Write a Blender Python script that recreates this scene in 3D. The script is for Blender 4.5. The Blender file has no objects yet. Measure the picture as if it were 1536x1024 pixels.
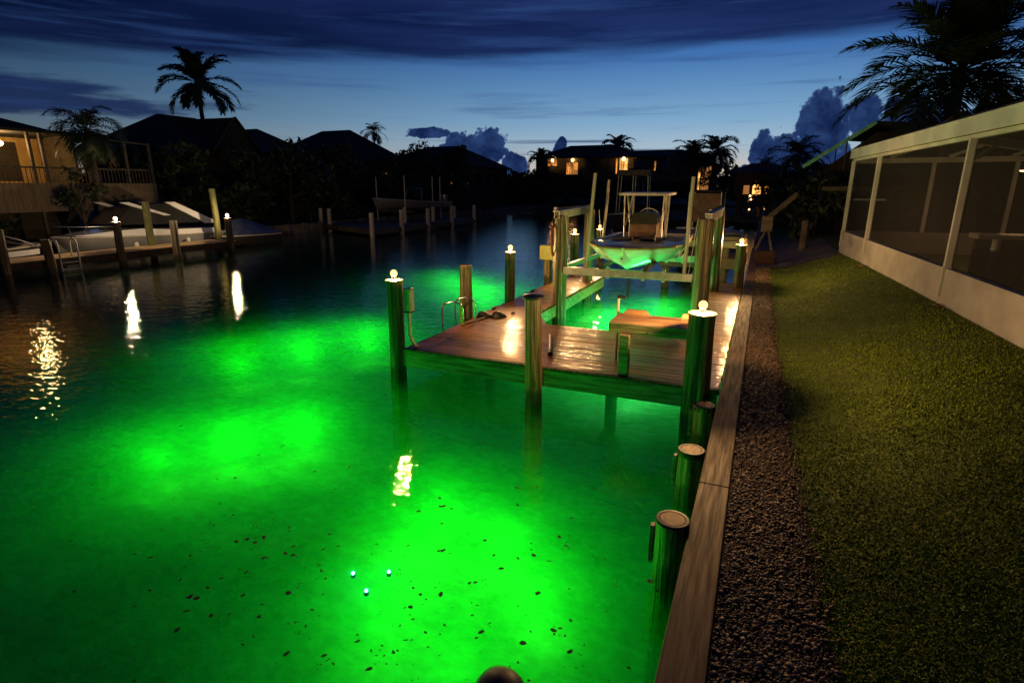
import bpy, math, random
import numpy as np
from mathutils import Vector, Matrix
random.seed(7); rng = np.random.default_rng(7)
PI = math.pi; R = math.radians
sc = bpy.context.scene; COL = sc.collection
W = -0.55            # water level; dock deck and seawall cap are z = 0

# ------------------------------------------------------------------ node helpers
class X:
    """a socket that does arithmetic by adding Math nodes"""
    def __init__(s, nt, sock): s.nt = nt; s.s = sock
    def _m(s, op, *a):
        n = s.nt.nodes.new('ShaderNodeMath'); n.operation = op
        for i, v in enumerate((s,) + a):
            if isinstance(v, X): s.nt.links.new(v.s, n.inputs[i])
            else: n.inputs[i].default_value = v
        return X(s.nt, n.outputs[0])
    def __add__(s, o): return s._m('ADD', o)
    def __radd__(s, o): return s._m('ADD', o)
    def __sub__(s, o): return s._m('SUBTRACT', o)
    def __rsub__(s, o): return (s * -1.0) + o
    def __mul__(s, o): return s._m('MULTIPLY', o)
    def __rmul__(s, o): return s._m('MULTIPLY', o)
    def __truediv__(s, o): return s._m('DIVIDE', o)
    def max(s, o): return s._m('MAXIMUM', o)
    def min(s, o): return s._m('MINIMUM', o)
    def pow(s, o): return s._m('POWER', o)
    def step(s, a, b):
        n = s.nt.nodes.new('ShaderNodeMapRange'); n.interpolation_type = 'SMOOTHSTEP'
        s.nt.links.new(s.s, n.inputs[0]); n.inputs[1].default_value = a; n.inputs[2].default_value = b
        return X(s.nt, n.outputs[0])
def link(nt, a, b): nt.links.new(a.s if isinstance(a, X) else a, b)
def mixcol(nt, fac, a, b, mode='MIX'):
    n = nt.nodes.new('ShaderNodeMix'); n.data_type = 'RGBA'; n.blend_type = mode
    if isinstance(fac, (int, float)): n.inputs[0].default_value = fac
    else: link(nt, fac, n.inputs[0])
    for v, i in ((a, 6), (b, 7)):
        if isinstance(v, tuple): n.inputs[i].default_value = v if len(v) == 4 else (*v, 1)
        else: link(nt, v, n.inputs[i])
    return n.outputs[2]
def noise(nt, vec, scale, detail=4, rough=.55, dims='3D'):
    n = nt.nodes.new('ShaderNodeTexNoise'); n.inputs['Scale'].default_value = scale
    n.inputs['Detail'].default_value = detail; n.inputs['Roughness'].default_value = rough
    if vec is not None: link(nt, vec, n.inputs['Vector'])
    return X(nt, n.outputs[0])
def comb(nt, x, y, z):
    n = nt.nodes.new('ShaderNodeCombineXYZ')
    for i, v in enumerate((x, y, z)):
        if isinstance(v, X): link(nt, v, n.inputs[i])
        else: n.inputs[i].default_value = v
    return n.outputs[0]
def coords(nt, scale=(1, 1, 1), kind='Object'):
    tc = nt.nodes.new('ShaderNodeTexCoord'); mp = nt.nodes.new('ShaderNodeMapping')
    mp.inputs['Scale'].default_value = scale; link(nt, tc.outputs[kind], mp.inputs[0]); return mp.outputs[0]
def newmat(name):
    m = bpy.data.materials.new(name); m.use_nodes = True; nt = m.node_tree
    return m, nt, nt.nodes['Principled BSDF'], nt.nodes['Material Output']
def mat(name, c, c2=None, rough=.6, r2=None, metal=0, scale=(4, 4, 4), ns=1.0, detail=5, bump=0, bs=None, coat=0, spec=.5, lo=.35, hi=.65, rand=0):
    m, nt, b, out = newmat(name)
    v = coords(nt, scale); n = noise(nt, v, ns, detail); f = n.step(lo, hi)
    c2 = c2 or tuple(x * .7 for x in c)
    col = mixcol(nt, f, c, c2)
    if rand:
        oi = nt.nodes.new('ShaderNodeObjectInfo'); g = nt.nodes.new('ShaderNodeNewGeometry')
        k = X(nt, g.outputs['Random Per Island']) * rand + (1 - rand / 2)
        vv = nt.nodes.new('ShaderNodeHueSaturation'); link(nt, k, vv.inputs['Value']); link(nt, col, vv.inputs['Color']); col = vv.outputs[0]
    link(nt, col, b.inputs['Base Color'])
    b.inputs['Metallic'].default_value = metal; b.inputs['Specular IOR Level'].default_value = spec
    if r2 is None: b.inputs['Roughness'].default_value = rough
    else: link(nt, f * (r2 - rough) + rough, b.inputs['Roughness'])
    if coat: b.inputs['Coat Weight'].default_value = coat; b.inputs['Coat Roughness'].default_value = .08
    if bump:
        bn = nt.nodes.new('ShaderNodeBump'); bn.inputs['Strength'].default_value = 1; bn.inputs['Distance'].default_value = bump
        h = n if bs is None else noise(nt, coords(nt, bs), 1, 6)
        link(nt, h, bn.inputs['Height']); link(nt, bn.outputs[0], b.inputs['Normal'])
    return m
def emit(name, c, s):
    m, nt, b, out = newmat(name); nt.nodes.remove(b)
    e = nt.nodes.new('ShaderNodeEmission'); e.inputs[0].default_value = (*c, 1); e.inputs[1].default_value = s
    m.cycles.emission_sampling = 'NONE'
    link(nt, e.outputs[0], out.inputs[0]); return m
def glow_glass(name, c, s):
    """a lit glass globe: it glows and lets the light of the bulb inside it through"""
    m = emit(name, c, s); nt = m.node_tree; out = nt.nodes['Material Output']; e = out.inputs[0].links[0].from_node
    t = nt.nodes.new('ShaderNodeBsdfTransparent'); a = nt.nodes.new('ShaderNodeAddShader')
    link(nt, e.outputs[0], a.inputs[0]); link(nt, t.outputs[0], a.inputs[1]); link(nt, a.outputs[0], out.inputs[0]); return m
def bulb(p, loc, col, r=.05):
    l = bpy.data.lights.new('bulb_light', 'POINT'); l.energy = p; l.color = col; l.shadow_soft_size = r
    o = bpy.data.objects.new('bulb_light', l); COL.objects.link(o); o.location = loc; return o
WARM = (1, .56, .21); SOFT = (1, .70, .40)

M = {}
M['piling'] = mat('piling_wood', (.30, .225, .11), (.06, .045, .025), rough=.38, r2=.6, scale=(20, 20, .55), bump=.035, bs=(30, 30, .8), detail=7, lo=.38, hi=.62)
def tide(m, top):
    """wet weed-dark band that ends in a ragged tide line; object z = 0 is the water"""
    nt = m.node_tree; b = nt.nodes['Principled BSDF']; old = b.inputs['Base Color'].links[0].from_socket
    tc = nt.nodes.new('ShaderNodeTexCoord'); sp = nt.nodes.new('ShaderNodeSeparateXYZ'); link(nt, tc.outputs['Object'], sp.inputs[0])
    z = X(nt, sp.outputs[2]) + (noise(nt, coords(nt, (14, 14, 5)), 1, 4) - .5) * .25
    k = (z.step(top - .05, top + .04) * -1 + 1) * .8
    link(nt, mixcol(nt, k, old, (.022, .026, .014)), b.inputs['Base Color']); return m
def cracks(m):
    nt = m.node_tree; b = nt.nodes['Principled BSDF']; old = b.inputs['Base Color'].links[0].from_socket
    n = noise(nt, coords(nt, (34, 34, .9)), 1, 3); k = (((n - .5)._m('ABSOLUTE')).step(.0, .035) * -1 + 1) * noise(nt, coords(nt, (5, 5, 1.5)), 1, 2).step(.45, .6)
    link(nt, mixcol(nt, k * .9, old, (.008, .007, .005)), b.inputs['Base Color'])
cracks(M['piling'])
tide(M['piling'], .22)
M['moss'] = mat('mossy_wood', (.13, .12, .04), (.06, .075, .015), rough=.8, scale=(9, 9, 2), bump=.01)
M['endgrain'] = mat('cut_end_grain', (.75, .48, .2), (.36, .2, .07), rough=.6, scale=(14, 5, 5), bump=.004, lo=.4, hi=.62)
M['fascia'] = mat('wet_fascia_plank', (.36, .30, .18), (.12, .09, .05), rough=.45, scale=(1.6, 14, 16), bump=.012, bs=(1.6, 22, 30), detail=7)
M['capwood'] = mat('seawall_cap_wood', (.21, .12, .05), (.065, .038, .017), rough=.6, r2=.75, scale=(26, 1.6, 10), bump=.005, bs=(40, 2.2, 20), detail=8, lo=.3, hi=.72)
M['tabletop'] = mat('table_wood', (.42, .25, .12), (.26, .14, .06), rough=.5, scale=(2, 14, 14), bump=.003)
M['palewood'] = mat('pale_wood', (.6, .42, .2), (.45, .3, .14), rough=.6, scale=(2, 9, 9), bump=.003)
M['greytimber'] = mat('grey_timber', (.13, .105, .075), (.06, .05, .035), rough=.7, scale=(3, 3, 12), bump=.006)
M['darktimber'] = mat('dark_timber', (.06, .042, .028), (.03, .022, .015), rough=.8, scale=(3, 8, 3), bump=.006)
M['galv'] = mat('galvanised_metal', (.42, .43, .40), (.30, .31, .28), rough=.42, metal=.75, scale=(6, 6, 6), bump=.002)
M['chrome'] = mat('chrome', (.7, .7, .7), (.6, .6, .6), rough=.18, metal=1)
M['white'] = mat('white_paint', (.60, .61, .58), (.46, .47, .44), rough=.55, scale=(1.4, 1.4, 1.4), bump=.002, detail=7)
M['stucco'] = mat('painted_stucco', (.50, .49, .46), (.37, .35, .32), rough=.8, scale=(1.6, 1.6, 2.2), bump=.004, bs=(60, 60, 60), detail=8, lo=.3, hi=.7)
M['gel'] = mat('white_gelcoat', (.78, .78, .76), (.72, .72, .70), rough=.18, coat=.6, scale=(.8, .8, .8))
M['greyhull'] = mat('grey_gelcoat', (.24, .24, .24), (.2, .2, .2), rough=.25, coat=.4, scale=(.8, .8, .8))
M['nonskid'] = mat('boat_deck', (.16, .17, .2), (.10, .11, .13), rough=.3, scale=(3, 3, 3), bump=.002)
M['black'] = mat('black_rubber', (.018, .018, .018), (.03, .028, .026), rough=.5, scale=(12, 12, 12), bump=.003)
M['canvas'] = mat('dark_canvas', (.004, .005, .006), (.007, .007, .008), rough=.85, scale=(6, 6, 6), bump=.01)
M['browncover'] = mat('brown_cover', (.20, .12, .07), (.12, .07, .04), rough=.6, scale=(5, 5, 5), bump=.01)
M['pvc'] = mat('pvc_pipe', (.55, .5, .4), (.45, .40, .32), rough=.4, scale=(6, 6, 1.5))
M['greenlit'] = mat('green_lit_edge', (.35, .9, .55), (.15, .6, .35), rough=.25, scale=(3, 3, 3))  # green light falling on the roof edge, put into its colour
M['roof'] = mat('roof_shingle', (.028, .026, .024), (.014, .013, .012), rough=.9, scale=(5, 5, 14), bump=.02)
M['wallolive'] = mat('olive_siding', (.11, .095, .065), (.08, .07, .05), rough=.85, scale=(1, 1, 14), bump=.01)
M['walldark'] = mat('dark_siding', (.05, .04, .03), (.035, .03, .022), rough=.9, scale=(1, 1, 14), bump=.01)
M['wallyellow'] = mat('yellow_porch_wall', (.62, .42, .16), (.52, .33, .11), rough=.8, scale=(2, 2, 1))
M['sidingpanel'] = mat('corrugated_skirt', (.24, .18, .11), (.17, .125, .075), rough=.8, scale=(1, 18, .6), bump=.03, lo=.45, hi=.55)
M['concrete'] = mat('concrete', (.22, .20, .17), (.13, .115, .095), rough=.85, scale=(2.5, 2.5, 2.5), bump=.008, detail=8)
M['brick'] = mat('red_brick', (.07, .03, .02), (.045, .02, .013), rough=.85, scale=(9, 9, 14), bump=.01)
M['leaf'] = mat('dark_leaf', (.035, .055, .018), (.018, .03, .010), rough=.6, scale=(1.5, 1.5, 1.5), rand=.8)
M['palmleaf'] = mat('palm_leaf', (.020, .035, .012), (.012, .02, .007), rough=.5, scale=(2, 2, 2), rand=.6)
M['bark'] = mat('bark', (.09, .07, .05), (.04, .03, .022), rough=.9, scale=(6, 6, 14), bump=.02)
M['grass'] = mat('grass_blade', (.22, .31, .012), (.14, .215, .010), rough=.6, scale=(1.1, 1.1, 1.1), rand=.32, spec=.25)
M['soil'] = mat('lawn_soil', (.09, .13, .008), (.05, .075, .006), rough=.95, scale=(6, 6, 6), bump=.03)
M['farsoil'] = mat('bank_soil', (.05, .045, .022), (.025, .026, .012), rough=.95, scale=(.8, .8, .8), bump=.05)
M['pebble'] = mat('pebble', (.24, .16, .095), (.085, .056, .034), rough=.6, scale=(30, 30, 30), rand=1.5)
M['gravelbed'] = mat('gravel_base', (.07, .045, .028), (.03, .02, .014), rough=.95, scale=(40, 40, 40), bump=.02)
M['path'] = mat('path_concrete', (.13, .105, .08), (.07, .055, .04), rough=.8, scale=(2, 2, 2), bump=.01, detail=8)
M['bed'] = mat('canal_bed_sand', (.42, .44, .32), (.10, .12, .07), rough=.95, scale=(1.3, 1.3, 1.3), bump=.06, detail=7, lo=.3, hi=.72)
M['debris'] = mat('floating_leaf', (.025, .022, .01), (.012, .010, .006), rough=.8, scale=(9, 9, 9))
M['bluehull'] = mat('pale_blue_plastic', (.05, .065, .11), (.035, .045, .08), rough=.35, scale=(2, 2, 2))
M['yellowbox'] = mat('yellowed_box', (.45, .38, .12), (.35, .28, .08), rough=.6, scale=(6, 6, 6))
M['orange'] = mat('orange_hose', (.5, .18, .06), (.4, .13, .04), rough=.5, scale=(8, 8, 8))
M['glass'] = mat('dark_glass', (.02, .025, .03), (.02, .02, .025), rough=.05, scale=(2, 2, 2))
M['globe'] = glow_glass('lit_globe', (1, .46, .12), 2.2)
M['domebulb'] = glow_glass('lit_dome', (1, .72, .45), 4)
M['plate'] = mat('lamp_plate', (.13, .10, .065), (.08, .06, .04), rough=.4, scale=(6, 6, 6))
M['porchlamp'] = glow_glass('porch_lamp', (1, .5, .14), 12)
M['lanailamp'] = glow_glass('lanai_lamp', (1, .5, .2), 5)
def curtain_glow(name, c, s):
    """a lit window; curtains and a patchy brightness falloff painted into its glow"""
    m = emit(name, c, s); nt = m.node_tree; e = nt.nodes['Emission']
    f = noise(nt, coords(nt, (7, 7, .6)), 1, 4); k = f.step(.3, .68) * .85 + .15
    link(nt, k * (noise(nt, coords(nt, (.9, .9, .9)), 1, 2).step(.3, .65) * .7 + .3) * s, e.inputs[1]); return m  # broad noise paints uneven brightness into the glow
M['winwarm'] = curtain_glow('lit_window', (1, .36, .07), 1.5)
M['winhot'] = curtain_glow('bright_lit_window', (1, .46, .11), 3.0)
M['windim'] = emit('dim_lit_window', (1, .38, .10), .35)
M['led'] = emit('cyan_led', (.12, 1, .75), 14)
M['redlamp'] = emit('red_lamp', (1, .03, .02), 5)

def wet_deck():
    m, nt, b, out = newmat('wet_deck_boards')
    v = coords(nt, (1.6, 22, 10)); g = noise(nt, v, 1, 7)
    big = noise(nt, coords(nt, (.55, .8, 1)), 1, 3)
    geo = nt.nodes.new('ShaderNodeNewGeometry'); k = X(nt, geo.outputs['Random Per Island'])
    col = mixcol(nt, g.step(.3, .7), (.43, .160, .030), (.20, .070, .014))
    hs = nt.nodes.new('ShaderNodeHueSaturation'); link(nt, k * .7 + .65, hs.inputs['Value']); link(nt, col, hs.inputs['Color'])
    link(nt, hs.outputs[0], b.inputs['Base Color'])
    wet = big.step(.36, .6)
    b.inputs['Roughness'].default_value = .5
    link(nt, wet * .9 + .05, b.inputs['Coat Weight']); b.inputs['Coat Roughness'].default_value = .055; b.inputs['Coat IOR'].default_value = 1.45
    bn = nt.nodes.new('ShaderNodeBump'); bn.inputs['Distance'].default_value = .012
    h = noise(nt, coords(nt, (5, 26, 10)), 1, 4) + g * .6
    link(nt, h, bn.inputs['Height']); link(nt, bn.outputs[0], b.inputs['Normal'])
    bc = nt.nodes.new('ShaderNodeBump'); bc.inputs['Distance'].default_value = .013
    link(nt, noise(nt, coords(nt, (6, 20, 10)), 1, 3) + noise(nt, coords(nt, (26, 60, 10)), 1, 2) * .12, bc.inputs['Height']); link(nt, bc.outputs[0], b.inputs['Coat Normal'])
    return m
M['deck'] = wet_deck()

def screen_mesh():
    m, nt, b, out = newmat('insect_screen')
    b.inputs['Base Color'].default_value = (.010, .009, .008, 1); b.inputs['Roughness'].default_value = .8
    t = nt.nodes.new('ShaderNodeBsdfTransparent'); mx = nt.nodes.new('ShaderNodeMixShader'); mx.inputs[0].default_value = .3
    link(nt, t.outputs[0], mx.inputs[1]); link(nt, b.outputs[0], mx.inputs[2]); link(nt, mx.outputs[0], out.inputs[0]); return m
M['screen'] = screen_mesh()

def water_mat():
    m, nt, b, out = newmat('canal_water'); nt.nodes.remove(b)
    t = nt.nodes.new('ShaderNodeBsdfTransparent'); t.inputs[0].default_value = (.95, 1, .97, 1)
    fa = noise(nt, coords(nt, (9, 13, 1)), 1, 3, .6).step(.28, .72); fb = noise(nt, coords(nt, (1.1, 1.6, 1)), 1, 5, .6).step(.3, .7)
    ripple_mottle = fa * .14 + fb * .17 + .69                       # brightness mottling of refracting ripples, painted into the transparency
    link(nt, comb(nt, ripple_mottle * .95, ripple_mottle, ripple_mottle * .97), t.inputs[0])
    g = nt.nodes.new('ShaderNodeBsdfGlossy'); g.inputs['Roughness'].default_value = .012; g.inputs['Color'].default_value = (1, 1, 1, 1)
    f = nt.nodes.new('ShaderNodeFresnel'); f.inputs['IOR'].default_value = 1.33
    bn = nt.nodes.new('ShaderNodeBump'); bn.inputs['Distance'].default_value = .0135; bn.inputs['Strength'].default_value = 1
    h = noise(nt, coords(nt, (2.6, 3.6, 1)), 1, 2, .5) * 1.0 + noise(nt, coords(nt, (8, 12, 1)), 1, 2, .5) * .42 + noise(nt, coords(nt, (.5, .7, 1)), 1, 2) * .4
    link(nt, h, bn.inputs['Height']); link(nt, bn.outputs[0], g.inputs['Normal']); link(nt, bn.outputs[0], f.inputs['Normal'])
    mx = nt.nodes.new('ShaderNodeMixShader'); link(nt, f.outputs[0], mx.inputs[0])
    link(nt, t.outputs[0], mx.inputs[1]); link(nt, g.outputs[0], mx.inputs[2]); link(nt, mx.outputs[0], out.inputs[0])
    s = nt.nodes.new('ShaderNodeVolumeScatter'); s.inputs['Color'].default_value = (.15, 1, .35, 1)
    s.inputs['Density'].default_value = .46; s.inputs['Anisotropy'].default_value = .35
    a = nt.nodes.new('ShaderNodeVolumeAbsorption'); a.inputs['Color'].default_value = (.05, .72, .35, 1); a.inputs['Density'].default_value = .42
    ad = nt.nodes.new('ShaderNodeAddShader'); link(nt, s.outputs[0], ad.inputs[0]); link(nt, a.outputs[0], ad.inputs[1])
    link(nt, ad.outputs[0], out.inputs['Volume']); return m
M['water'] = water_mat()

# ------------------------------------------------------------------ mesh builder
class MB:
    def __init__(s): s.v = []; s.f = []
    def add(s, vs, fs):
        o = len(s.v); s.v += [tuple(p) for p in vs]; s.f += [tuple(i + o for i in f) for f in fs]; return s
    def box(s, x0, x1, y0, y1, z0, z1):
        v = [(x0, y0, z0), (x1, y0, z0), (x1, y1, z0), (x0, y1, z0), (x0, y0, z1), (x1, y0, z1), (x1, y1, z1), (x0, y1, z1)]
        return s.add(v, [(3, 2, 1, 0), (4, 5, 6, 7), (0, 1, 5, 4), (1, 2, 6, 5), (2, 3, 7, 6), (3, 0, 4, 7)])
    def bar(s, a, b, w, h, up=(0, 0, 1)):
        a = Vector(a); b = Vector(b); d = (b - a).normalized(); u = Vector(up)
        if abs(d.dot(u)) > .98: u = Vector((0, 1, 0))
        r = d.cross(u).normalized(); u = r.cross(d)
        v = [p + r * i * w / 2 + u * j * h / 2 for p in (a, b) for i, j in ((-1, -1), (1, -1), (1, 1), (-1, 1))]
        return s.add(v, [(3, 2, 1, 0), (4, 5, 6, 7), (0, 1, 5, 4), (1, 2, 6, 5), (2, 3, 7, 6), (3, 0, 4, 7)])
    def tube(s, pts, r, n=10, cap=True, wob=0):
        pts = [Vector(p) for p in pts]; rs = r if isinstance(r, (list, tuple)) else [r] * len(pts); vs = []; fs = []
        ph = [random.uniform(-1, 1) * wob for _ in range(n)]; pr = None
        for i, p in enumerate(pts):
            d = (pts[min(i + 1, len(pts) - 1)] - pts[max(i - 1, 0)]).normalized()
            if pr is None: pr = d.orthogonal().normalized() if abs(d.z) < .9 else Vector((1, 0, 0))
            a = (pr - d * pr.dot(d)).normalized(); pr = a; b = d.cross(a)
            for k in range(n):
                q = 2 * PI * k / n; rr = rs[i] * (1 + ph[k] + random.uniform(-1, 1) * wob * .3)
                vs.append(p + (a * math.cos(q) + b * math.sin(q)) * rr)
        for i in range(len(pts) - 1):
            for k in range(n):
                fs.append((i * n + k, i * n + (k + 1) % n, (i + 1) * n + (k + 1) % n, (i + 1) * n + k))
        if cap: fs += [tuple(range(n - 1, -1, -1)), tuple(range((len(pts) - 1) * n, len(pts) * n))]
        return s.add(vs, fs)
    def lathe(s, prof, c=(0, 0, 0), n=20):
        vs = [(c[0] + r * math.cos(2 * PI * k / n), c[1] + r * math.sin(2 * PI * k / n), c[2] + z) for r, z in prof for k in range(n)]
        fs = [(i * n + k, i * n + (k + 1) % n, (i + 1) * n + (k + 1) % n, (i + 1) * n + k) for i in range(len(prof) - 1) for k in range(n)]
        fs += [tuple(range(n - 1, -1, -1)), tuple(range((len(prof) - 1) * n, len(prof) * n))]
        return s.add(vs, fs)
    def ball(s, c, r, n=14, m=8, sz=1):
        return s.lathe([(max(r * math.sin(PI * i / m), .001), -r * sz * math.cos(PI * i / m)) for i in range(m + 1)], c, n)
    def prism(s, poly, z0, z1):
        n = len(poly); v = [(x, y, z0) for x, y in poly] + [(x, y, z1) for x, y in poly]
        return s.add(v, [tuple(range(n - 1, -1, -1)), tuple(range(n, 2 * n))] + [(i, (i + 1) % n, n + (i + 1) % n, n + i) for i in range(n)])
    def loft(s, rows, close=False):
        n = len(rows[0]); vs = [p for r in rows for p in r]; fs = []
        for i in range(len(rows) - 1):
            for k in range(n if close else n - 1): fs.append((i * n + k, i * n + (k + 1) % n, (i + 1) * n + (k + 1) % n, (i + 1) * n + k))
        return s.add(vs, fs)
    def build(s, name, m, parent=None, smooth=False, bevel=0, local=False, solid=0):
        me = bpy.data.meshes.new(name)
        off = Vector(parent_loc(parent)) if (parent and not local) else Vector((0, 0, 0))
        me.from_pydata([(Vector(p) - off) for p in s.v], [], s.f); me.update()
        o = bpy.data.objects.new(name, me); COL.objects.link(o)
        if parent: o.parent = parent
        me.materials.append(M[m])
        if smooth:
            for p in me.polygons: p.use_smooth = True
            me.set_sharp_from_angle(angle=R(38))
        if solid:
            d = o.modifiers.new('thick', 'SOLIDIFY'); d.thickness = solid; d.offset = 0
        if bevel:
            d = o.modifiers.new('bevel', 'BEVEL'); d.width = bevel; d.segments = 2; d.limit_method = 'ANGLE'; d.angle_limit = R(40)
        return o
def parent_loc(o):
    p = Vector(o.location)
    while o.parent: o = o.parent; p = p + Vector(o.location)
    return p
def npmesh(name, verts, faces, m, parent=None, smooth=False):
    me = bpy.data.meshes.new(name); k = faces.shape[1]
    me.vertices.add(len(verts)); me.vertices.foreach_set('co', np.ascontiguousarray(verts, dtype=np.float32).ravel())
    me.loops.add(faces.size); me.loops.foreach_set('vertex_index', np.ascontiguousarray(faces, dtype=np.int32).ravel())
    me.polygons.add(len(faces)); me.polygons.foreach_set('loop_start', np.arange(0, faces.size, k, dtype=np.int32))
    if smooth: me.polygons.foreach_set('use_smooth', np.ones(len(faces), dtype=bool))
    me.update(calc_edges=True); me.validate()
    o = bpy.data.objects.new(name, me); COL.objects.link(o); me.materials.append(M[m])
    if parent: o.parent = parent
    return o
def tag(o, label, cat, group=None, kind=None):
    o['label'] = label; o['category'] = cat
    if group: o['group'] = group
    if kind: o['kind'] = kind
    return o
def thing(name, label, cat, loc=(0, 0, 0), group=None, rz=0):
    o = bpy.data.objects.new(name, None); COL.objects.link(o); o.location = loc; o.rotation_euler = (0, 0, rz); o.empty_display_size = .1
    return tag(o, label, cat, group)
def struct(o): o['kind'] = 'structure'; return o

# ------------------------------------------------------------------ sky
def sky():
    w = bpy.data.worlds.new('World'); sc.world = w; w.use_nodes = True; nt = w.node_tree
    bg = nt.nodes['Background']; tc = nt.nodes.new('ShaderNodeTexCoord'); sp = nt.nodes.new('ShaderNodeSeparateXYZ')
    link(nt, tc.outputs['Generated'], sp.inputs[0]); x, y, z = (X(nt, sp.outputs[i]) for i in range(3))
    az = x._m('ARCTAN2', y) * (180 / PI); el = z._m('ARCSINE') * (180 / PI)
    def ramp(v, stops):
        n = nt.nodes.new('ShaderNodeValToRGB'); r = n.color_ramp
        while len(r.elements) < len(stops): r.elements.new(.5)
        for e, (p, c) in zip(r.elements, stops): e.position = p; e.color = (*c, 1)
        link(nt, v, n.inputs[0]); return n.outputs[0]
    clear = ramp((el + 2) / 22, [(0, (.46, .38, .32)), (.14, (.66, .53, .42)), (.205, (.46, .50, .53)), (.26, (.36, .49, .60)), (.36, (.21, .39, .59)),
                                 (.48, (.12, .28, .52)), (.60, (.055, .17, .44)), (.74, (.02, .07, .26)), (1, (.008, .025, .11))])
    glow = ((az + 6) * (az + 6) * (-1 / (2 * 35 * 35)))._m('EXPONENT') * .93 + .07
    sv = nt.nodes.new('ShaderNodeVectorMath'); sv.operation = 'SCALE'; link(nt, clear, sv.inputs[0]); link(nt, glow, sv.inputs['Scale']); base = sv.outputs[0]
    # high stratus deck
    st = noise(nt, comb(nt, az * .035, el * .34, 3.1), 1, 7, .6); st2 = noise(nt, comb(nt, az * .012, el * .16, 8.7), 1, 5)
    edge = az * .026 + 11.2
    s = (el - edge + (st - .5) * 5.0 + (st2 - .5) * 6).step(-.7, 1.6)
    sdark = mixcol(nt, st.step(.34, .70), (.0035, .010, .055), (.012, .026, .11))
    sdv = nt.nodes.new('ShaderNodeVectorMath'); sdv.operation = 'SCALE'; link(nt, sdark, sdv.inputs[0]); link(nt, glow * .75 + .3, sdv.inputs['Scale'])
    c = mixcol(nt, s * .97, base, sdv.outputs[0])
    # low band at the left, thin streaks near the horizon
    lb = (noise(nt, comb(nt, az * .07, el * .55, 1.3), 1, 7, .6) - .5) * 7
    band = ((el - 6.6) * (el - 6.6) * -.45 + lb + (az * -1 - 50) * .13 + .3).step(0, 1.3)
    c = mixcol(nt, band * .9, c, (.007, .017, .075))
    sn = noise(nt, comb(nt, az * .045, el * 1.9, 5.5), 1, 6, .55)
    stk = sn.step(.53, .68) * ((el - 3.55) * (el - 3.55) * -1.1 + 1).step(0, .6)
    c = mixcol(nt, stk * .9, c, (.06, .10, .21))
    sn2 = noise(nt, comb(nt, az * .05, el * .9, 15.5), 1, 6, .6)
    c = mixcol(nt, sn2.step(.5, .72) * .45 * el.step(2.5, 5), c, (.03, .08, .24))
    # cumulus: ellipses in azimuth / elevation, edges billowed by noise
    nv = comb(nt, az, el, 0)
    def bil(seed, sc_, amp):
        n = nt.nodes.new('ShaderNodeTexVoronoi'); n.feature = 'SMOOTH_F1'; n.inputs['Scale'].default_value = sc_; n.inputs['Smoothness'].default_value = .35
        try: n.inputs['Detail'].default_value = 3; n.inputs['Roughness'].default_value = .55
        except Exception: pass
        link(nt, comb(nt, az + seed, el + seed * .3, seed), n.inputs['Vector']); return (X(nt, n.outputs['Distance']) - .42) * -amp
    bw = bil(2.7, 1.0, .85); nz = (noise(nt, nv, .5, 6, .62) - .5) * 1.15
    E = [(3.8, 4.9, 2.9, 4.3), (1.6, 2.4, 3.2, 3.1), (4.2, 1.0, 5.5, 3.4), (6.9, 5.6, 1.7, 2.1), (9.8, 4.4, 2.4, 3.6), (-.6, 2.9, 1.4, 2.6), (-.3, .6, 3.0, 2.0), (8.8, 6.0, 1.0, 1.3),
         (13, 3.2, 4, 3.4), (-25.8, 3.5, 2.2, 2.5), (-28.6, 3.4, 2.8, 2.1), (-31.5, 4.9, 2.6, .7), (-23.4, 2.0, 2.0, 1.6), (-27, .8, 6, 2.4), (-18.9, 3.6, .9, 1.3), (-18.6, 2.2, 2.6, 1.6), (-40, 3.2, 1.8, .5), (-44, 2.6, 3.2, .7)]
    d = None
    for a0, e0, ra, re in E:
        q = ((az - a0) / ra).pow(2) + ((el - e0) / re).pow(2)
        q = 1 - q._m('SQRT')
        d = q if d is None else d.max(q)
    dd = d + (bw + nz) * .42
    cm = dd.step(-.015, .07)
    inner = noise(nt, comb(nt, az, el, 4), .55, 7, .6)
    ccol = mixcol(nt, inner.step(.32, .7) , (.006, .016, .068), (.022, .052, .16))
    ccol = mixcol(nt, (dd.step(0, .16) * -1 + 1) * .5, ccol, (.10, .19, .40))
    c = mixcol(nt, cm, c, ccol)
    # small dark scud behind the palm stays inside the noise; below the horizon: dark
    c = mixcol(nt, el.step(-3, -.5), (.004, .006, .012), c)
    link(nt, c, bg.inputs[0]); bg.inputs[1].default_value = 1.0
    w.cycles.sampling_method = 'NONE'
sky()

# ------------------------------------------------------------------ camera
cam = bpy.data.cameras.new('camera'); co = bpy.data.objects.new('camera', cam); COL.objects.link(co)
co.location = (0, 0, 2.6); co.rotation_euler = (R(90 - 15.44), 0, R(23.615)); cam.sensor_width = 36; cam.lens = 840 / 1536 * 36
cam.clip_end = 2000; cam.clip_start = .05; sc.camera = co

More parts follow.
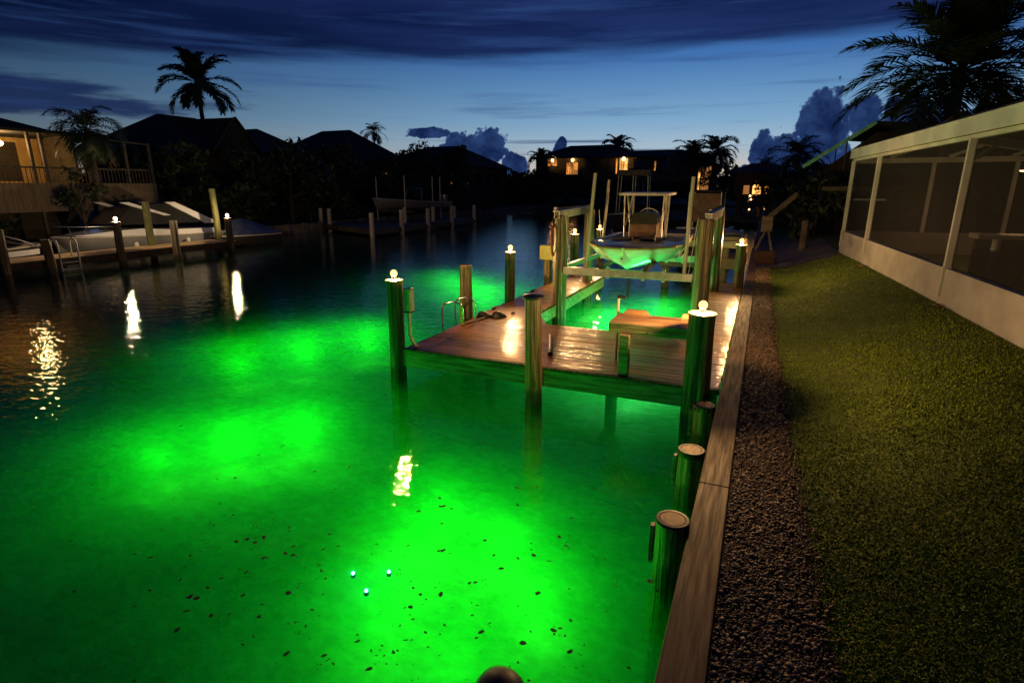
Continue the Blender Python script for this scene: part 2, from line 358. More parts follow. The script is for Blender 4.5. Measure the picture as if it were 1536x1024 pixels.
# ------------------------------------------------------------------ ground and water
def gz(x):                     # the lawn rises from the seawall to the screened porch
    t = min(max((x - .45) / 2.4, 0), 1); return -.03 + .63 * t * t * (3 - 2 * t)
def gznp(x):
    t = np.clip((x - .45) / 2.4, 0, 1); return -.03 + .63 * t * t * (3 - 2 * t)
xs = [-.02, .2, .4, .5, .7, .9, 1.1, 1.4, 1.7, 2, 2.3, 2.6, 2.9, 3.5, 6, 12, 40, 400]
ys = [-15, -5, 0, 3, 6, 9, 12, 15, 18, 21, 25, 30, 40, 60, 83, 84]
g = MB(); g.loft([[(x, y, gz(x) - .012) for x in xs] for y in ys]); struct(g.build('lawn', 'soil', smooth=True))
g = MB(); ey = [-2, 0, 1.5, 3, 4, 6, 7.5, 10, 14.5, 18, 20.4]; ex = [.70, .68, .66, .63, .575, .51, .47, .42, .39, .34, .32]
g.loft([[(-.02, y, -.024), (e * .5, y, -.022), (e + .05, y, gz(e + .05) - .006)] for y, e in zip(ey, ex)]); struct(g.build('gravel_strip', 'gravelbed', smooth=True))
g = MB(); g.loft([[(x, y, gz(x) + .005 + random.uniform(-.004, .004)) for x in (.0, .3, .7, 1.2, 1.8, 2.4)] for y in (20.5, 21, 21.8, 22.6, 23.4, 24.2, 25.5, 28, 32)]); struct(g.build('path', 'path'))
g = MB(); g.box(-430, -30.2, -60, 400, -3, 0); struct(g.build('far_bank_ground', 'farsoil'))
g = MB(); g.box(-30.2, 430, 84, 400, -3, .1); struct(g.build('canal_end_ground', 'farsoil'))
g = MB(); nx, ny = 60, 120
g.loft([[(-30.3 + 30.2 * i / nx, -15 + 100 * j / ny, -1.75 + .10 * math.sin(i * .9 + j * .5) * math.sin(j * .37) + random.uniform(-.04, .04)) for i in range(nx + 1)] for j in range(ny + 1)]); struct(g.build('canal_bed', 'bed', smooth=True))
g = MB(); g.box(-30.21, -.2, -15, 84.01, -2.3, W); struct(g.build('water', 'water'))
g = MB(); g.box(-9.5, -.2, 50, 84, -2.2, -.12); struct(g.build('point_ground', 'farsoil'))
# blades of grass on the lawn
def grass(n):
    u = rng.random(n); d = 1.6 * (28 / 1.6) ** (u ** 1.05); a = rng.uniform(-.25, 1.25, n)
    x = d * np.sin(a); y = d * np.cos(a)
    e = np.interp(y, ey, ex) + np.abs(rng.normal(0, .03, n)) * np.where(rng.random(n) < .12, -2.6, .8) + .03 * np.sin(y * 5) + .02 * np.sin(y * 13)
    lan = 3.31 - (y - 9.14) * .0685 - .10
    k = (x > e) & (x < lan) & (y > .8) & ((y < 20.6) | (x > 2.35)); x, y, d = x[k], y[k], d[k]; n = len(x)
    h = rng.uniform(.012, .031, n) * (1 + .012 * d); w = rng.uniform(.0020, .0038, n) * (1 + .10 * d); yaw = rng.uniform(0, 2 * PI, n); lean = rng.uniform(.2, 1.5, n); lg = rng.random(n) < .015; h = np.where(lg, h * 1.8, h * .85); pt_ = .8 + .25 * np.sin(x * 3.1 + 1.3 * np.sin(y * 1.7)) * np.sin(y * 2.3 + x); h = h * pt_
    c, s = np.cos(yaw), np.sin(yaw); z = gznp(x) - .012
    def pt(f, side, hh, ln): return np.stack([x - s * w * side + c * h * ln, y + c * w * side + s * h * ln, z + h * hh], 1)
    P_ = np.stack([pt(0, -1, 0, 0), pt(0, 1, 0, 0), pt(0, .8, .75, 0) + np.stack([c * h * lean * .35, s * h * lean * .35, 0 * h], 1), pt(0, -.8, .75, 0) + np.stack([c * h * lean * .35, s * h * lean * .35, 0 * h], 1),
                   pt(0, 0, 1.0, 0) + np.stack([c * h * lean, s * h * lean, -h * lean * .22], 1)], 1).reshape(-1, 3)
    b = np.arange(n)[:, None] * 5
    F = np.concatenate([b + np.array([[0, 1, 2]]), b + np.array([[0, 2, 3]]), b + np.array([[3, 2, 4]])], 0)
    o = npmesh('lawn_grass', P_, F, 'grass'); tag(o, 'short green grass blades covering the lawn beside the gravel strip', 'grass', kind='stuff')
grass(720000)
# pebbles
ico_v = []; t_ = (1 + 5 ** .5) / 2
for a in (-1, 1):
    for b in (-t_, t_): ico_v += [(a, b, 0), (0, a, b), (b, 0, a)]
ico_v = np.array(ico_v) / math.sqrt(1 + t_ * t_)
from itertools import combinations
dm = np.linalg.norm(ico_v[:, None] - ico_v[None], axis=2); el_ = dm[dm > .01].min() * 1.01
ico_f = []
for a, b, c in combinations(range(12), 3):
    if dm[a, b] < el_ and dm[b, c] < el_ and dm[a, c] < el_:
        n_ = np.cross(ico_v[b] - ico_v[a], ico_v[c] - ico_v[a]); ico_f.append((a, b, c) if n_ @ ico_v[a] > 0 else (a, c, b))
ico_f = np.array(ico_f)
def pebbles(n):
    u = rng.random(n); y = 1.2 * (20.5 / 1.2) ** (u ** .8); e = np.interp(y, ey, ex); x = rng.uniform(-.01, 1, n) * (e + rng.normal(0, .05, n))
    k = x > 0.0; x, y = x[k], y[k]; n = len(x)
    r = rng.uniform(.0035, .0095, n) * np.where(rng.random(n) < .10, 1.9, 1) * (1 + y * .045)
    sc3 = rng.uniform(.55, 1.35, (n, 1, 3)) * r[:, None, None]; sc3[:, :, 2] *= .6
    jit = 1 + rng.uniform(-.22, .22, (n, 12, 1)); v = ico_v[None] * jit * sc3
    a = rng.uniform(0, 2 * PI, n); c, s = np.cos(a)[:, None], np.sin(a)[:, None]
    vx = v[:, :, 0] * c - v[:, :, 1] * s + x[:, None]; vy = v[:, :, 0] * s + v[:, :, 1] * c + y[:, None]; vz = v[:, :, 2] + (gznp(x) + r * .25 + .006 + rng.uniform(0, .008, n))[:, None]
    P_ = np.stack([vx, vy, vz], 2).reshape(-1, 3); F = (np.arange(n)[:, None, None] * 12 + ico_f[None]).reshape(-1, 3)
    o = npmesh('gravel_pebbles', P_, F, 'pebble'); tag(o, 'brown pebbles and shell gravel between the seawall cap and the lawn', 'gravel', kind='stuff')
pebbles(42000)
# floating leaves
def debris():
    P_ = []; F = []
    cl = [(-1.6, 2.2, .5, 50), (-2.9, 2.5, .5, 70), (-3.4, 3.2, .9, 40), (-1.6, 3.9, 1.0, 90), (-4.6, 4.0, .9, 60), (-2.3, 2.6, .7, 80), (-1.2, 2.9, .5, 40), (-3.9, 2.9, .6, 50), (-6.5, 6.5, 1.2, 40), (-2.3, 5.2, 1.2, 50)]
    cl += [(random.gauss(-2.6, 1.3), random.gauss(3.0, 1.0), .05, 7) for _ in range(40)]
    for cx, cy, sg, n in cl:
        for _ in range(n):
            x = random.gauss(cx, sg); y = random.gauss(cy, sg)
            if x > -.45 or y > 7.3: continue
            L = random.choice([.004, .005, .007, .009, .013, .024]) * random.uniform(.7, 1.3); wd = L * random.uniform(.25, .8); a = random.uniform(0, PI); c, s = math.cos(a), math.sin(a); o = len(P_)
            n8 = 7
            for k in range(n8):
                q = 2 * PI * k / n8; rr = random.uniform(.7, 1.2); px, py = L * math.cos(q) * rr, wd * math.sin(q) * rr
                P_.append((x + px * c - py * s, y + px * s + py * c, W + .002))
            P_.append((x, y, W + .006))
            for k in range(n8): F.append((o + k, o + (k + 1) % n8, o + n8))
    o = npmesh('floating_leaves', np.array(P_), np.array(F), 'debris'); tag(o, 'scattered dark leaves and seaweed bits floating on the green water', 'debris', kind='stuff')
debris()

# ------------------------------------------------------------------ seawall on this side
t = thing('seawall', 'timber seawall with wide wooden cap beside the gravel strip', 'seawall', (-.1, 0, 0))
g = MB(); y = -12.0
for L in (11.6, 5.3, 4.6, 5.1, 6, 6.4):
    g.box(-.272, -.014, y, y + L - .006, -.055, 0.0); y += L
g.build('cap', 'capwood', t, bevel=.008)
g = MB()
for i in range(5): g.box(-.235, -.19, -12, 28, -2.2 + .42 * i, -2.2 + .42 * i + .41)
g.build('wall_plank', 'fascia', t)
g = MB(); g.box(-.188, -.03, -12, 28, -2.2, -.06); g.build('backing', 'concrete', t)
# bank wall beyond our seawall
t = thing('far_seawall', 'dark concrete seawall continuing past the dock on the right bank', 'seawall', (-.1, 55, 0)); g = MB(); g.box(-.24, .02, 28.02, 84, -2.2, -.02); g.build('wall', 'concrete', t)

# ------------------------------------------------------------------ pilings
def piling(name, label, x, y, ztop, r=.125, zbot=-1.9, lamp=None, cap=None, m='piling', group=None, lean=(0, 0), n=26, gm='globe', s=1.0):
    t = thing(name, label, 'piling', (x, y, W), group)
    g = MB(); N = 9; pts = []; rs = []
    for i in range(N):
        f = i / (N - 1); z = zbot + (ztop - zbot) * f; pts.append((x + lean[0] * (1 - f), y + lean[1] * (1 - f), z)); rs.append(r * (1.06 - .08 * f))
    lx, ly = random.uniform(-.06, .06), random.uniform(-.025, .025); pts = [(a + lx * (1 - (i / (N - 1))), b + ly * math.sin(i * .9), c) for i, (a, b, c) in enumerate(pts)]; g.tube(pts, [q * random.uniform(.97, 1.03) for q in rs], n, wob=.07); g.build('post', m, t, smooth=True)
    if cap == 'endgrain':
        g = MB(); g.lathe([(r * .80, 0), (r * .80, .006), (r * .75, .010)], (x, y, ztop - .002), n); g.build('cut_end', 'endgrain', t)
        g = MB(); g.lathe([(r * 1.04, -.055), (r * 1.05, -.01), (r * .99, .008), (r * .81, .010), (r * .80, -.03)], (x, y, ztop), n); g.build('band', 'black', t, smooth=True)
        g = MB(); g.box(x - r * 1.32, x - r * 1.03, y - .035, y + .035, ztop - .42, ztop - .08); g.build('strip', 'fascia', t, bevel=.005)
    elif cap == 'black':
        g = MB(); g.lathe([(r * 1.02, -.01), (r * 1.32, 0), (r * 1.34, .03), (r * 1.1, .045), (r * .3, .06)], (x, y, ztop), n); g.build('cap', 'black', t, smooth=True)
    elif cap == 'dome':
        g = MB(); g.lathe([(r * 1.1, -.03), (r * 1.22, 0), (r * 1.2, .03), (r * .95, .075), (r * .5, .11), (r * .1, .12)], (x, y, ztop), n); g.build('cap', 'black', t, smooth=True)
    elif cap == 'cut':
        g = MB(); g.lathe([(r * .93, 0), (r * .9, .008)], (x, y, ztop), n); g.build('cut_end', 'endgrain', t)
    if lamp:
        g = MB(); g.lathe([(r * .95, 0), (r * 1.10, .006), (r * 1.11, .02), (r * 1.0, .026), (.06 * s, .03), (.045 * s, .05)], (x, y, ztop), n); g.build('lamp_plate', 'plate', t, smooth=True)
        l = MB(); l.lathe([(.035 * s, .045), (.04 * s, .07), (.03 * s, .08)], (x, y, ztop), 14); lo = l.build('lamp', 'black', t, smooth=True)
        b = MB(); b.ball((x, y, ztop + .125 * (s * .6 + .4)), .056 * s, 14, 10, 1.05); b.build('globe', gm, lo, smooth=True, local=False)
        bulb(lamp, (x, y, ztop + .125 * (s * .6 + .4)), WARM if gm == 'globe' else SOFT)
    return t
LP = 'dock pilings carrying lit globe lamps'
piling('lamp_piling', 'lit lamp piling at the outer front corner of the dock, in green water', -5.38, 7.52, 1.12, .13, lamp=210, group=LP)
piling('dock_piling', 'unlit piling with a flat black cap halfway along the dock front', -2.91, 7.42, 1.05, .122, cap='black')
piling('lamp_piling', 'tall dark lamp piling nearest the seawall at the dock front corner', -.58, 7.50, 1.0, .165, lamp=270, group=LP)
piling('dock_piling', 'bare topped piling beside the chrome swim ladder on the dock edge', -5.42, 10.03, 1.06, .125, cap='cut')
piling('lamp_piling', 'lamp piling midway along the outer edge of the finger dock', -5.42, 12.3, 1.08, .12, lamp=210, group=LP)
piling('lamp_piling', 'lamp piling at the far outer end of the finger dock behind the lift', -5.3, 17.0, 1.16, .13, lamp=210, group=LP)
piling('lamp_piling', 'lamp piling at the far end of the seawall beside the gravel', -.43, 16.14, 1.1, .135, lamp=270, group=LP)
piling('lamp_piling', 'far lamp piling just showing over the left bow of the lifted boat', -5.7, 21.5, 1.0, .13, lamp=210, group=LP)
SP = 'short sawn pilings along the seawall'
piling('short_piling', 'short sawn piling nearest the camera against the seawall', -.40, 4.12, .04, .128, cap='endgrain', group=SP, lean=(.0, -.03))
piling('short_piling', 'middle one of the three short sawn pilings by the seawall', -.41, 5.50, .02, .128, cap='endgrain', group=SP)
piling('short_piling', 'short sawn piling closest to the front of the dock', -.41, 6.82, .02, .125, cap='endgrain', group=SP)
piling('stub_piling', 'black domed piling top cut off by the bottom edge of the photo', -1.14, 2.42, -.31, .125, cap='dome', m='black')
LG = 'tall pilings of the boat lift'
LIFT = [(-4.12, 12.2, 1.96, 'left front lift piling standing at the finger dock edge', .15), (-4.40, 15.45, 1.98, 'left rear lift piling under the far end of the green top beam', .14),
        (-1.02, 12.0, 1.96, 'right front lift piling rising beside the bow of the boat', .165), (-1.0, 15.3, 1.98, 'right rear lift piling hidden close behind the right front one', .14)]
for x, y, zt, lb, r in LIFT: piling('lift_piling', lb, x, y, zt, r, group=LG, cap='cut')

# ------------------------------------------------------------------ dock
t = thing('boat_dock', 'U shaped wooden boat dock with wet brown boards and green lit fascia', 'dock', (-3, 9, 0))
def boards(name, x0, x1, y0, y1, wd=.14):
    g = MB(); y = y0
    while y < y1 - .05:
        e = min(y + wd - .007, y1); dz = random.uniform(-.0025, .0025); a = random.uniform(-.012, .012)
        g.box(x0 + a, x1 + a * .5, y, e, -.04 + dz, dz - .002); y += wd
    return g.build(name, 'deck', t, bevel=.004)
boards('front_deck', -5.24, -.285, 7.56, 10.08)
boards('finger_deck', -5.28, -4.2, 10.09, 16.4)
boards('seawall_deck', -1.2, -.285, 10.09, 16.7)
g = MB(); g.prism([(-4.2, 10.09), (-3.72, 10.09), (-4.2, 10.95)], -.04, -.003); g.build('corner_deck', 'deck', t)
def fas(x0, x1, y0, y1, z0=-.30, z1=-.045):
    g = MB(); g.box(x0, x1, y0, y1, z0, z1); return g.build('fascia', 'fascia', t, bevel=.006)
fas(-5.28, -2.93, 7.50, 7.545, -.31); fas(-2.925, -.30, 7.50, 7.545, -.31)
fas(-5.30, -5.255, 7.55, 16.4); fas(-4.20, -4.155, 11.0, 16.4); fas(-3.7, -1.22, 10.09, 10.135); fas(-1.215, -1.17, 10.14, 16.7); fas(-5.25, -4.2, 16.42, 16.465)
g = MB(); g.bar((-3.68, 10.13, -.17), (-4.17, 10.98, -.17), .045, .25); g.build('fascia', 'fascia', t, bevel=.006)
g = MB()
for y in (8.1, 8.75, 9.4): g = MB(); g.box(-5.2, -.3, y, y + .05, -.29, -.05); g.build('joist', 'darktimber', t)
for y in (10.6, 12.9, 14.4, 16.0): g = MB(); g.box(-5.24, -4.22, y, y + .05, -.28, -.05); g.build('joist', 'darktimber', t)
g = MB(); g.box(-5.27, -2.95, 7.485, 7.56, -.041, -.001); g.box(-2.87, -.30, 7.485, 7.56, -.041, -.001); g.build('edge_board', 'capwood', t, bevel=.005)
g = MB()
for x, y in ((-4.6, 9.5), (-2.2, 9.6), (-4.9, 14.2)): g = MB(); g.tube([(x, y, -1.9), (x, y, -.3)], .11, 14); g.build('support', 'piling', t, smooth=True)
# dock cleats
for i, (x, y, lb) in enumerate([(-5.2, 10.9, 'black cleat on the outer dock edge near the swim ladder piling'), (-5.2, 13.2, 'small black cleat on the outer edge of the finger dock, past the lamp')]):
    c = thing('dock_cleat', lb, 'cleat', (x, y, 0), 'dock cleats'); g = MB(); g.tube([(x, y - .12, .05), (x, y, .045), (x, y + .12, .05)], [.012, .016, .012], 8); g.box(x - .02, x + .02, y - .05, y + .05, 0, .04); g.build('horn', 'black', c, smooth=True)
# swim ladder
t = thing('swim_ladder', 'chrome swim ladder with arched handrails on the outer dock edge', 'ladder', (-5.25, 9.3, 0))
for y in (9.0, 9.5):
    g = MB(); g.tube([(-5.38, y, -1.0), (-5.38, y, .40), (-5.33, y + .02, .47), (-5.2, y + .06, .51), (-5.05, y + .1, .47), (-5.0, y + .12, .40), (-4.98, y + .12, .0)], .018, 10); g.build('handrail', 'chrome', t, smooth=True)
for z in (-.3, -.6, -.9):
    g = MB(); g.box(-5.42, -5.33, 9.02, 9.48, z, z + .025); g.build('step', 'chrome', t)
# table
t = thing('fillet_table', 'wooden fish cleaning table on a post at the dock front', 'table', (-1.6, 7.6, 0))
g = MB(); g.box(-1.84, -.74, 7.66, 8.28, .70, .755); g.build('top', 'tabletop', t, bevel=.006)
g = MB(); g.box(-1.84, -.74, 7.64, 7.658, .60, .75); g.box(-1.82, -.77, 8.262, 8.28, .60, .699); g.box(-1.84, -1.822, 7.66, 8.26, .60, .699); g.build('apron', 'fascia', t, bevel=.004)
g = MB(); g.bar((-1.59, 7.62, -.33), (-1.59, 7.62, .60), .135, .135, (0, 1, 0)); g.build('leg', 'fascia', t, bevel=.008)
for a, b in ((-1.78, -1.36), (-.93, -.75)):
    g = MB(); m_ = (a + b) / 2; w = (b - a) / 2
    g.add([(a, 8.22, .755), (b, 8.22, .755), (b - w * .35, 8.22, .83), (a + w * .35, 8.22, .83), (a, 8.26, .755), (b, 8.26, .755), (b - w * .35, 8.26, .83), (a + w * .35, 8.26, .83)],
          [(0, 1, 2, 3), (7, 6, 5, 4), (0, 4, 5, 1), (1, 5, 6, 2), (2, 6, 7, 3), (3, 7, 4, 0)]); g.build('backboard', 'tabletop', t, bevel=.004)
for x in (-1.28, -.97):
    g = MB(); g.lathe([(.018, 0), (.018, .006), (.008, .012)], (0, 0, 0), 12); 
    g.v = [(p[0] + x, 7.643 - p[2], p[1] + .645) for p in g.v]; g.build('bolt', 'plate', t)
g = MB(); g.tube([(-1.33, 8.1, .77), (-1.1, 8.12, .775), (-.9, 8.1, .77)], .008, 8); tag(g.build('fillet_knife', 'browncover', smooth=True), 'thin dark fillet knife lying on the fish table top', 'knife')
t = thing('water_tap', 'short standpipe with a black spout behind the fish table', 'tap', (-1.85, 8.35, 0))
g = MB(); g.tube([(-1.87, 8.32, 0), (-1.87, 8.32, .93), (-1.865, 8.32, .99)], .022, 10); g.build('pipe', 'pvc', t, smooth=True)
g = MB(); g.tube([(-1.88, 8.32, .985), (-1.82, 8.31, 1.0), (-1.77, 8.3, .985)], .028, 10); g.build('spout', 'black', t, smooth=True)
# things left on the deck
t = thing('shoes', 'black bundle of shoes lying on the wet dock boards', 'shoes', (-4.9, 10.2, 0))
for dx, dy, a in ((-.13, -.06, .5), (.14, .08, .3)):
    g = MB(); rows = []
    for i in range(9):
        f = i / 8; w = .06 + .03 * math.sin(PI * f) ; h = .06 + .07 * math.sin(PI * min(1, f * 1.25)) ; xx = -.16 + .32 * f
        rows.append([(xx, w * math.cos(q) * (1 if 0 < i < 8 else .3), max(0, h * math.sin(q)) * (1 if 0 < i < 8 else .3)) for q in [PI * 2 * k / 10 for k in range(10)]])
    g.loft(rows, True); c, s = math.cos(a), math.sin(a); g.v = [(p[0] * c - p[1] * s - 4.92 + dx, p[0] * s + p[1] * c + 10.18 + dy, p[2] + .002) for p in g.v]; g.build('shoe', 'black', t, smooth=True)
g = MB(); g.ball((-4.62, 10.62, .03), .045, 10, 6, .6); tag(g.build('shell', 'plate', smooth=True), 'small white shell on the deck behind the black shoes', 'shell')
t = thing('dock_pole', 'short pale pole with black tip lying on the front deck', 'pole', (-3.0, 8.5, 0))
g = MB(); g.tube([(-3.27, 9.2, .035), (-2.92, 8.22, .025)], .022, 10); g.build('shaft', 'pvc', t, smooth=True); g = MB(); g.tube([(-2.93, 8.24, .03), (-2.86, 8.06, .03)], .045, 10); g.build('tip', 'black', t, smooth=True)
t = thing('boat_hook', 'thin brown pole lying from the ladder towards the black shoes', 'pole', (-5.1, 9.6, 0)); g = MB(); g.tube([(-5.12, 9.25, .02), (-4.98, 10.0, .02)], .018, 8); g.build('shaft', 'browncover', t, smooth=True)
t = thing('conduit', 'pale conduit pipe with switch box strapped beside the corner lamp piling', 'conduit', (-5.2, 7.62, 0))
g = MB(); g.tube([(-5.19, 7.62, .62), (-5.19, 7.62, .2), (-5.17, 7.63, .12), (-5.1, 7.64, .02), (-5.06, 7.66, .02)], .03, 10); g.build('pipe', 'pvc', t, smooth=True)
g = MB(); g.box(-5.25, -5.12, 7.56, 7.68, .62, 1.0); g.build('switch_box', 'pvc', t, bevel=.008)
g = MB(); g.box(-5.25, -5.13, 7.55, 7.70, .60, .618); g.build('strap', 'black', t)
# power box on post
t = thing('power_post', 'short square post with a yellowed box at the finger dock edge', 'power post', (-5.3, 14.6, 0))
g = MB(); g.box(-5.39, -5.21, 14.52, 14.70, -1.8, .66); g.build('post', 'piling', t, bevel=.01)
g = MB(); g.box(-5.5, -5.1, 14.46, 14.66, .665, 1.06); g.build('box', 'yellowbox', t, bevel=.02)
g = MB(); g.box(-5.12, -5.02, 14.5, 14.6, .64, .70); g.build('outlet', 'plate', t, bevel=.01)
# hose coil on the left front lift piling
g = MB(); g.tube([(-4.30, 12.2 + .14 * math.cos(q), 1.42 + .34 * math.sin(q)) for q in [i * 2 * PI / 24 for i in range(49)]], .028, 8); tag(g.build('hose_coil', 'orange', smooth=True), 'orange hose coil hung on the left front lift piling', 'hose')

# ------------------------------------------------------------------ boat lift
t = thing('boat_lift', 'boat lift with galvanised cradle beams and top beams on the pilings', 'boat lift', (-2.6, 13.7, .8))
for (xa, xb, lab) in ((-4.18, -4.42, 0), (-.98, -.98, 0)):
    g = MB(); g.bar((xa, 12.0, 2.075), (xb, 15.62, 2.085), .16, .03); g.bar((xa - .05, 12.02, 1.985), (xb - .05, 15.6, 1.995), .02, .15); g.bar((xa + .06, 12.02, 1.985), (xb + .06, 15.6, 1.995), .02, .15); g.build('top_beam', 'galv', t, bevel=.004)
for y in (12.0, 15.2):
    g = MB(); g.box(-3.99, -1.20, y, y + .012, .70, .86); g.box(-3.99, -1.20, y + .012, y + .11, .848, .86); g.box(-3.99, -1.20, y + .012, y + .11, .70, .712); g.build('cradle_beam', 'galv', t, bevel=.003)
    for x in (-2.98, -2.2, -1.78):
        g = MB(); g.box(x - .035, x + .035, y - .01, y + .12, .66, .9); g.build('bracket', 'galv', t, bevel=.004)
for x in (-3.1, -2.15):
    g = MB(); g.bar((x, 11.9, .90), (x - .12, 15.6, .90), .09, .07); g.build('bunk', 'darktimber', t, bevel=.01)
    g = MB(); g.tube([(x, 11.97, .88), (x + .03, 11.95, .98), (x + .11 * (1 if x > -2.6 else -.6), 11.95, 1.06)], .03, 8); g.build('bunk_pad', 'black', t, smooth=True)
for x0 in (-4.29, -.98):
    g = MB(); g.tube([(x0, 12.25, 2.125), (x0, 15.45, 2.13)], .018, 10); g.build('drive_pipe', 'darktimber', t, smooth=True)
    for y in (12.3, 15.2): g = MB(); g.tube([(x0, y - .06, 2.125), (x0, y + .06, 2.125)], .035, 12); g.build('cable_drum', 'galv', t, smooth=True)
for x, y in ((-3.86, 12.06), (-1.28, 12.06), (-3.95, 15.2), (-1.28, 15.2)):
    g = MB(); g.tube([(x, y, .86), (x * 1.0 - (.12 if x < -2 else -.1), y, 2.0)], .007, 6); g.build('cable', 'galv', t)
for a, b in (((-4.05, 12.1, .82), (-3.9, 15.2, .84)), ((-1.2, 12.1, .8), (-1.15, 15.2, .82))): g = MB(); g.bar(a, b, .1, .1); g.build('side_rail', 'galv', t, bevel=.004)
g = MB(); g.tube([(-2.55, 12.2, .25), (-2.55, 12.2, .70)], .03, 8); g.build('drop_pipe', 'black', t)
GP = 'white guide poles on the boat lift'
for pts, lb in (([(-3.50, 12.1, .80), (-3.41, 12.3, 2.88)], 'tall guide pole standing at the left front of the lifted boat'), ([(-4.12, 15.9, .86), (-4.03, 16.0, 2.78)], 'guide pole standing farther back left of the lifted boat'), ([(-1.37, 12.06, .80), (-1.35, 12.2, 2.79)], 'tall guide pole standing right of the lifted boat')):
    g = MB(); g.tube(pts, .038, 12); tag(g.build('guide_pole', 'pvc', smooth=True), lb, 'guide pole', GP)

# ------------------------------------------------------------------ boats
def lerp(T, t):
    for (a, x), (b, y) in zip(T, T[1:]):
        if t <= b: return x + (y - x) * (t - a) / (b - a)
    return T[-1][1]
def hull(L, B, D, bowrise, parent, m='gel', dm='nonskid', cock=.42, trim=None, band=False):
    """bow at local y=0, stern at y=L, keel bottom z=0, sheer z=D at the stern"""
    ws = [(0, .015), (.03, .30), (.08, .52), (.16, .74), (.28, .92), (.5, 1), (1, .94)]; wc = [(0, .01), (.05, .08), (.12, .26), (.25, .58), (.45, .78), (1, .82)]
    zk = [(0, D + bowrise), (.02, D * .72), (.05, D * .42), (.1, D * .18), (.2, D * .04), (.3, 0), (1, .02)]; zc = [(0, D + bowrise), (.05, D * .70), (.12, D * .52), (.25, D * .38), (.5, D * .3), (1, D * .26)]
    T = [0, .01, .025, .05, .08, .12, .17, .23, .3, .4, .55, .75, 1]; rows = []; sheer = []
    for q in T:
        y = q * L; s = lerp(ws, q) * B / 2; c = min(lerp(wc, q) * B / 2, s * .92); k = lerp(zk, q); ch = lerp(zc, q); z = D + bowrise * (1 - q) ** 1.6
        half = [(s, z), (s * .985, z - (z - ch) * .22), (c + (s - c) * .66, ch + (z - ch) * .45), (c + (s - c) * .22, ch + (z - ch) * .12), (c, ch), (c * .93, ch - .012), (c * .5, k + (ch - k) * .47), (0.004, k)]
        rows.append([(x, y, zz) for x, zz in half] + [(-x, y, zz) for x, zz in half[::-1]]); sheer.append((s, y, z))
    g = MB(); g.loft(rows); n = len(rows[0]); o = len(g.v) - n; g.f.append(tuple(range(o, o + n))); h = g.build('hull', m, parent, smooth=True, local=True)
    g = MB(); rl = []                                   # rub rail and gunwale
    for sgn in (1, -1):
        g.tube([(sgn * (s + .012), y, z - .02) for s, y, z in sheer], .028, 8)
    g.build('rub_rail', trim or 'pvc', parent, smooth=True, local=True)
    g = MB(); fore = [(s, y, z) for s, y, z in sheer if y <= cock * L]; g.loft([[(s * f, y, z + .06 * (1 - f * f) * min(1, s * 2) + .003) for f in (-1, -.6, 0, .6, 1)] for s, y, z in fore])
    g.build('foredeck', dm, parent, smooth=True, local=True)
    aft = [(s, y, z) for s, y, z in sheer if y >= cock * L - 1e-6]; g = MB()
    g.loft([[(s, y, z + .003), (s - .16, y, z + .003), (s - .17, y, z - .38), (-s + .17, y, z - .38), (-s + .16, y, z + .003), (-s, y, z + .003)] for s, y, z in aft])
    y1, z1, s1 = fore[-1][1], fore[-1][2], fore[-1][0]
    g.add([(-s1 + .16, y1, z1), (s1 - .16, y1, z1), (s1 - .17, y1, z1 - .38), (-s1 + .17, y1, z1 - .38)], [(0, 1, 2, 3)]); g.build('cockpit', dm, parent, local=True)
    return h
t = thing('center_console_boat', 'white open boat with canopy hung on the lift, hull lit green', 'boat', (-2.66, 11.95, .72), rz=R(3.2))
hull(5.9, 2.34, .50, .12, t, cock=.40, trim='yellowbox')
def part(g, n, m, p=None, **k): return g.build(n, m, p or t, local=True, **k)
g = MB(); g.box(-.36, .36, 3.0, 3.75, .1, .95); g.add([], []); c = part(g, 'console', 'browncover', bevel=.05)
g = MB(); g.add([(-.36, 3.05, .952), (.36, 3.05, .952), (.30, 3.30, 1.22), (-.30, 3.30, 1.22)], [(0, 1, 2, 3)]); part(g, 'windshield', 'glass', solid=.012)
g = MB()
prof = [(-.62, 2.75), (.62, 2.75), (.66, 3.0), (.66, 4.6), (.6, 4.8), (-.6, 4.8), (-.66, 4.6), (-.66, 3.0)]; g.prism(prof, 1.66, 1.74); part(g, 'canopy', 'white', bevel=.03, smooth=False)
for s in (-1, 1):
    for a, b in (((.46, 3.05, .3), (.50, 3.0, 1.67)), ((.46, 4.3, .3), (.50, 3.5, 1.67)), ((.46, 3.1, .9), (.50, 4.4, 1.67)), ((.46, 4.35, .3), (.5, 4.5, 1.67))):
        g = MB(); g.tube([(a[0] * s, a[1], a[2]), (b[0] * s, b[1], b[2])], .02, 8); part(g, 'canopy_leg', 'galv', smooth=True)
for y, h, w in ((4.1, 1.30, .34), (3.9, 1.0, .26)):
    g = MB(); g.tube([(-w, y, .2), (-w, y, h * .72)] + [(-w * math.cos(q), y, h * .72 + .28 * h * math.sin(q)) for q in [PI * i / 10 for i in range(1, 10)]] + [(w, y, h * .72), (w, y, .2)], .016, 8); part(g, 'seat_arch', 'chrome', smooth=True)
g = MB(); g.box(-.4, .4, 3.95, 4.35, .2, .75); part(g, 'seat', 'white', bevel=.06)
g = MB(); g.tube([(.55, 1.1, .62), (.55, 1.1, .82)], .012, 8); part(g, 'bow_light', 'pvc')
for x, w in ((-.35, .25), (.38, .28)):
    g = MB(); g.box(x - w, x + w, 1.75, 2.15, .63, .69); part(g, 'hatch', 'black', bevel=.02)
g = MB(); g.box(.9, 1.02, 1.15, 1.3, .52, .6); part(g, 'chock', 'orange', bevel=.02)
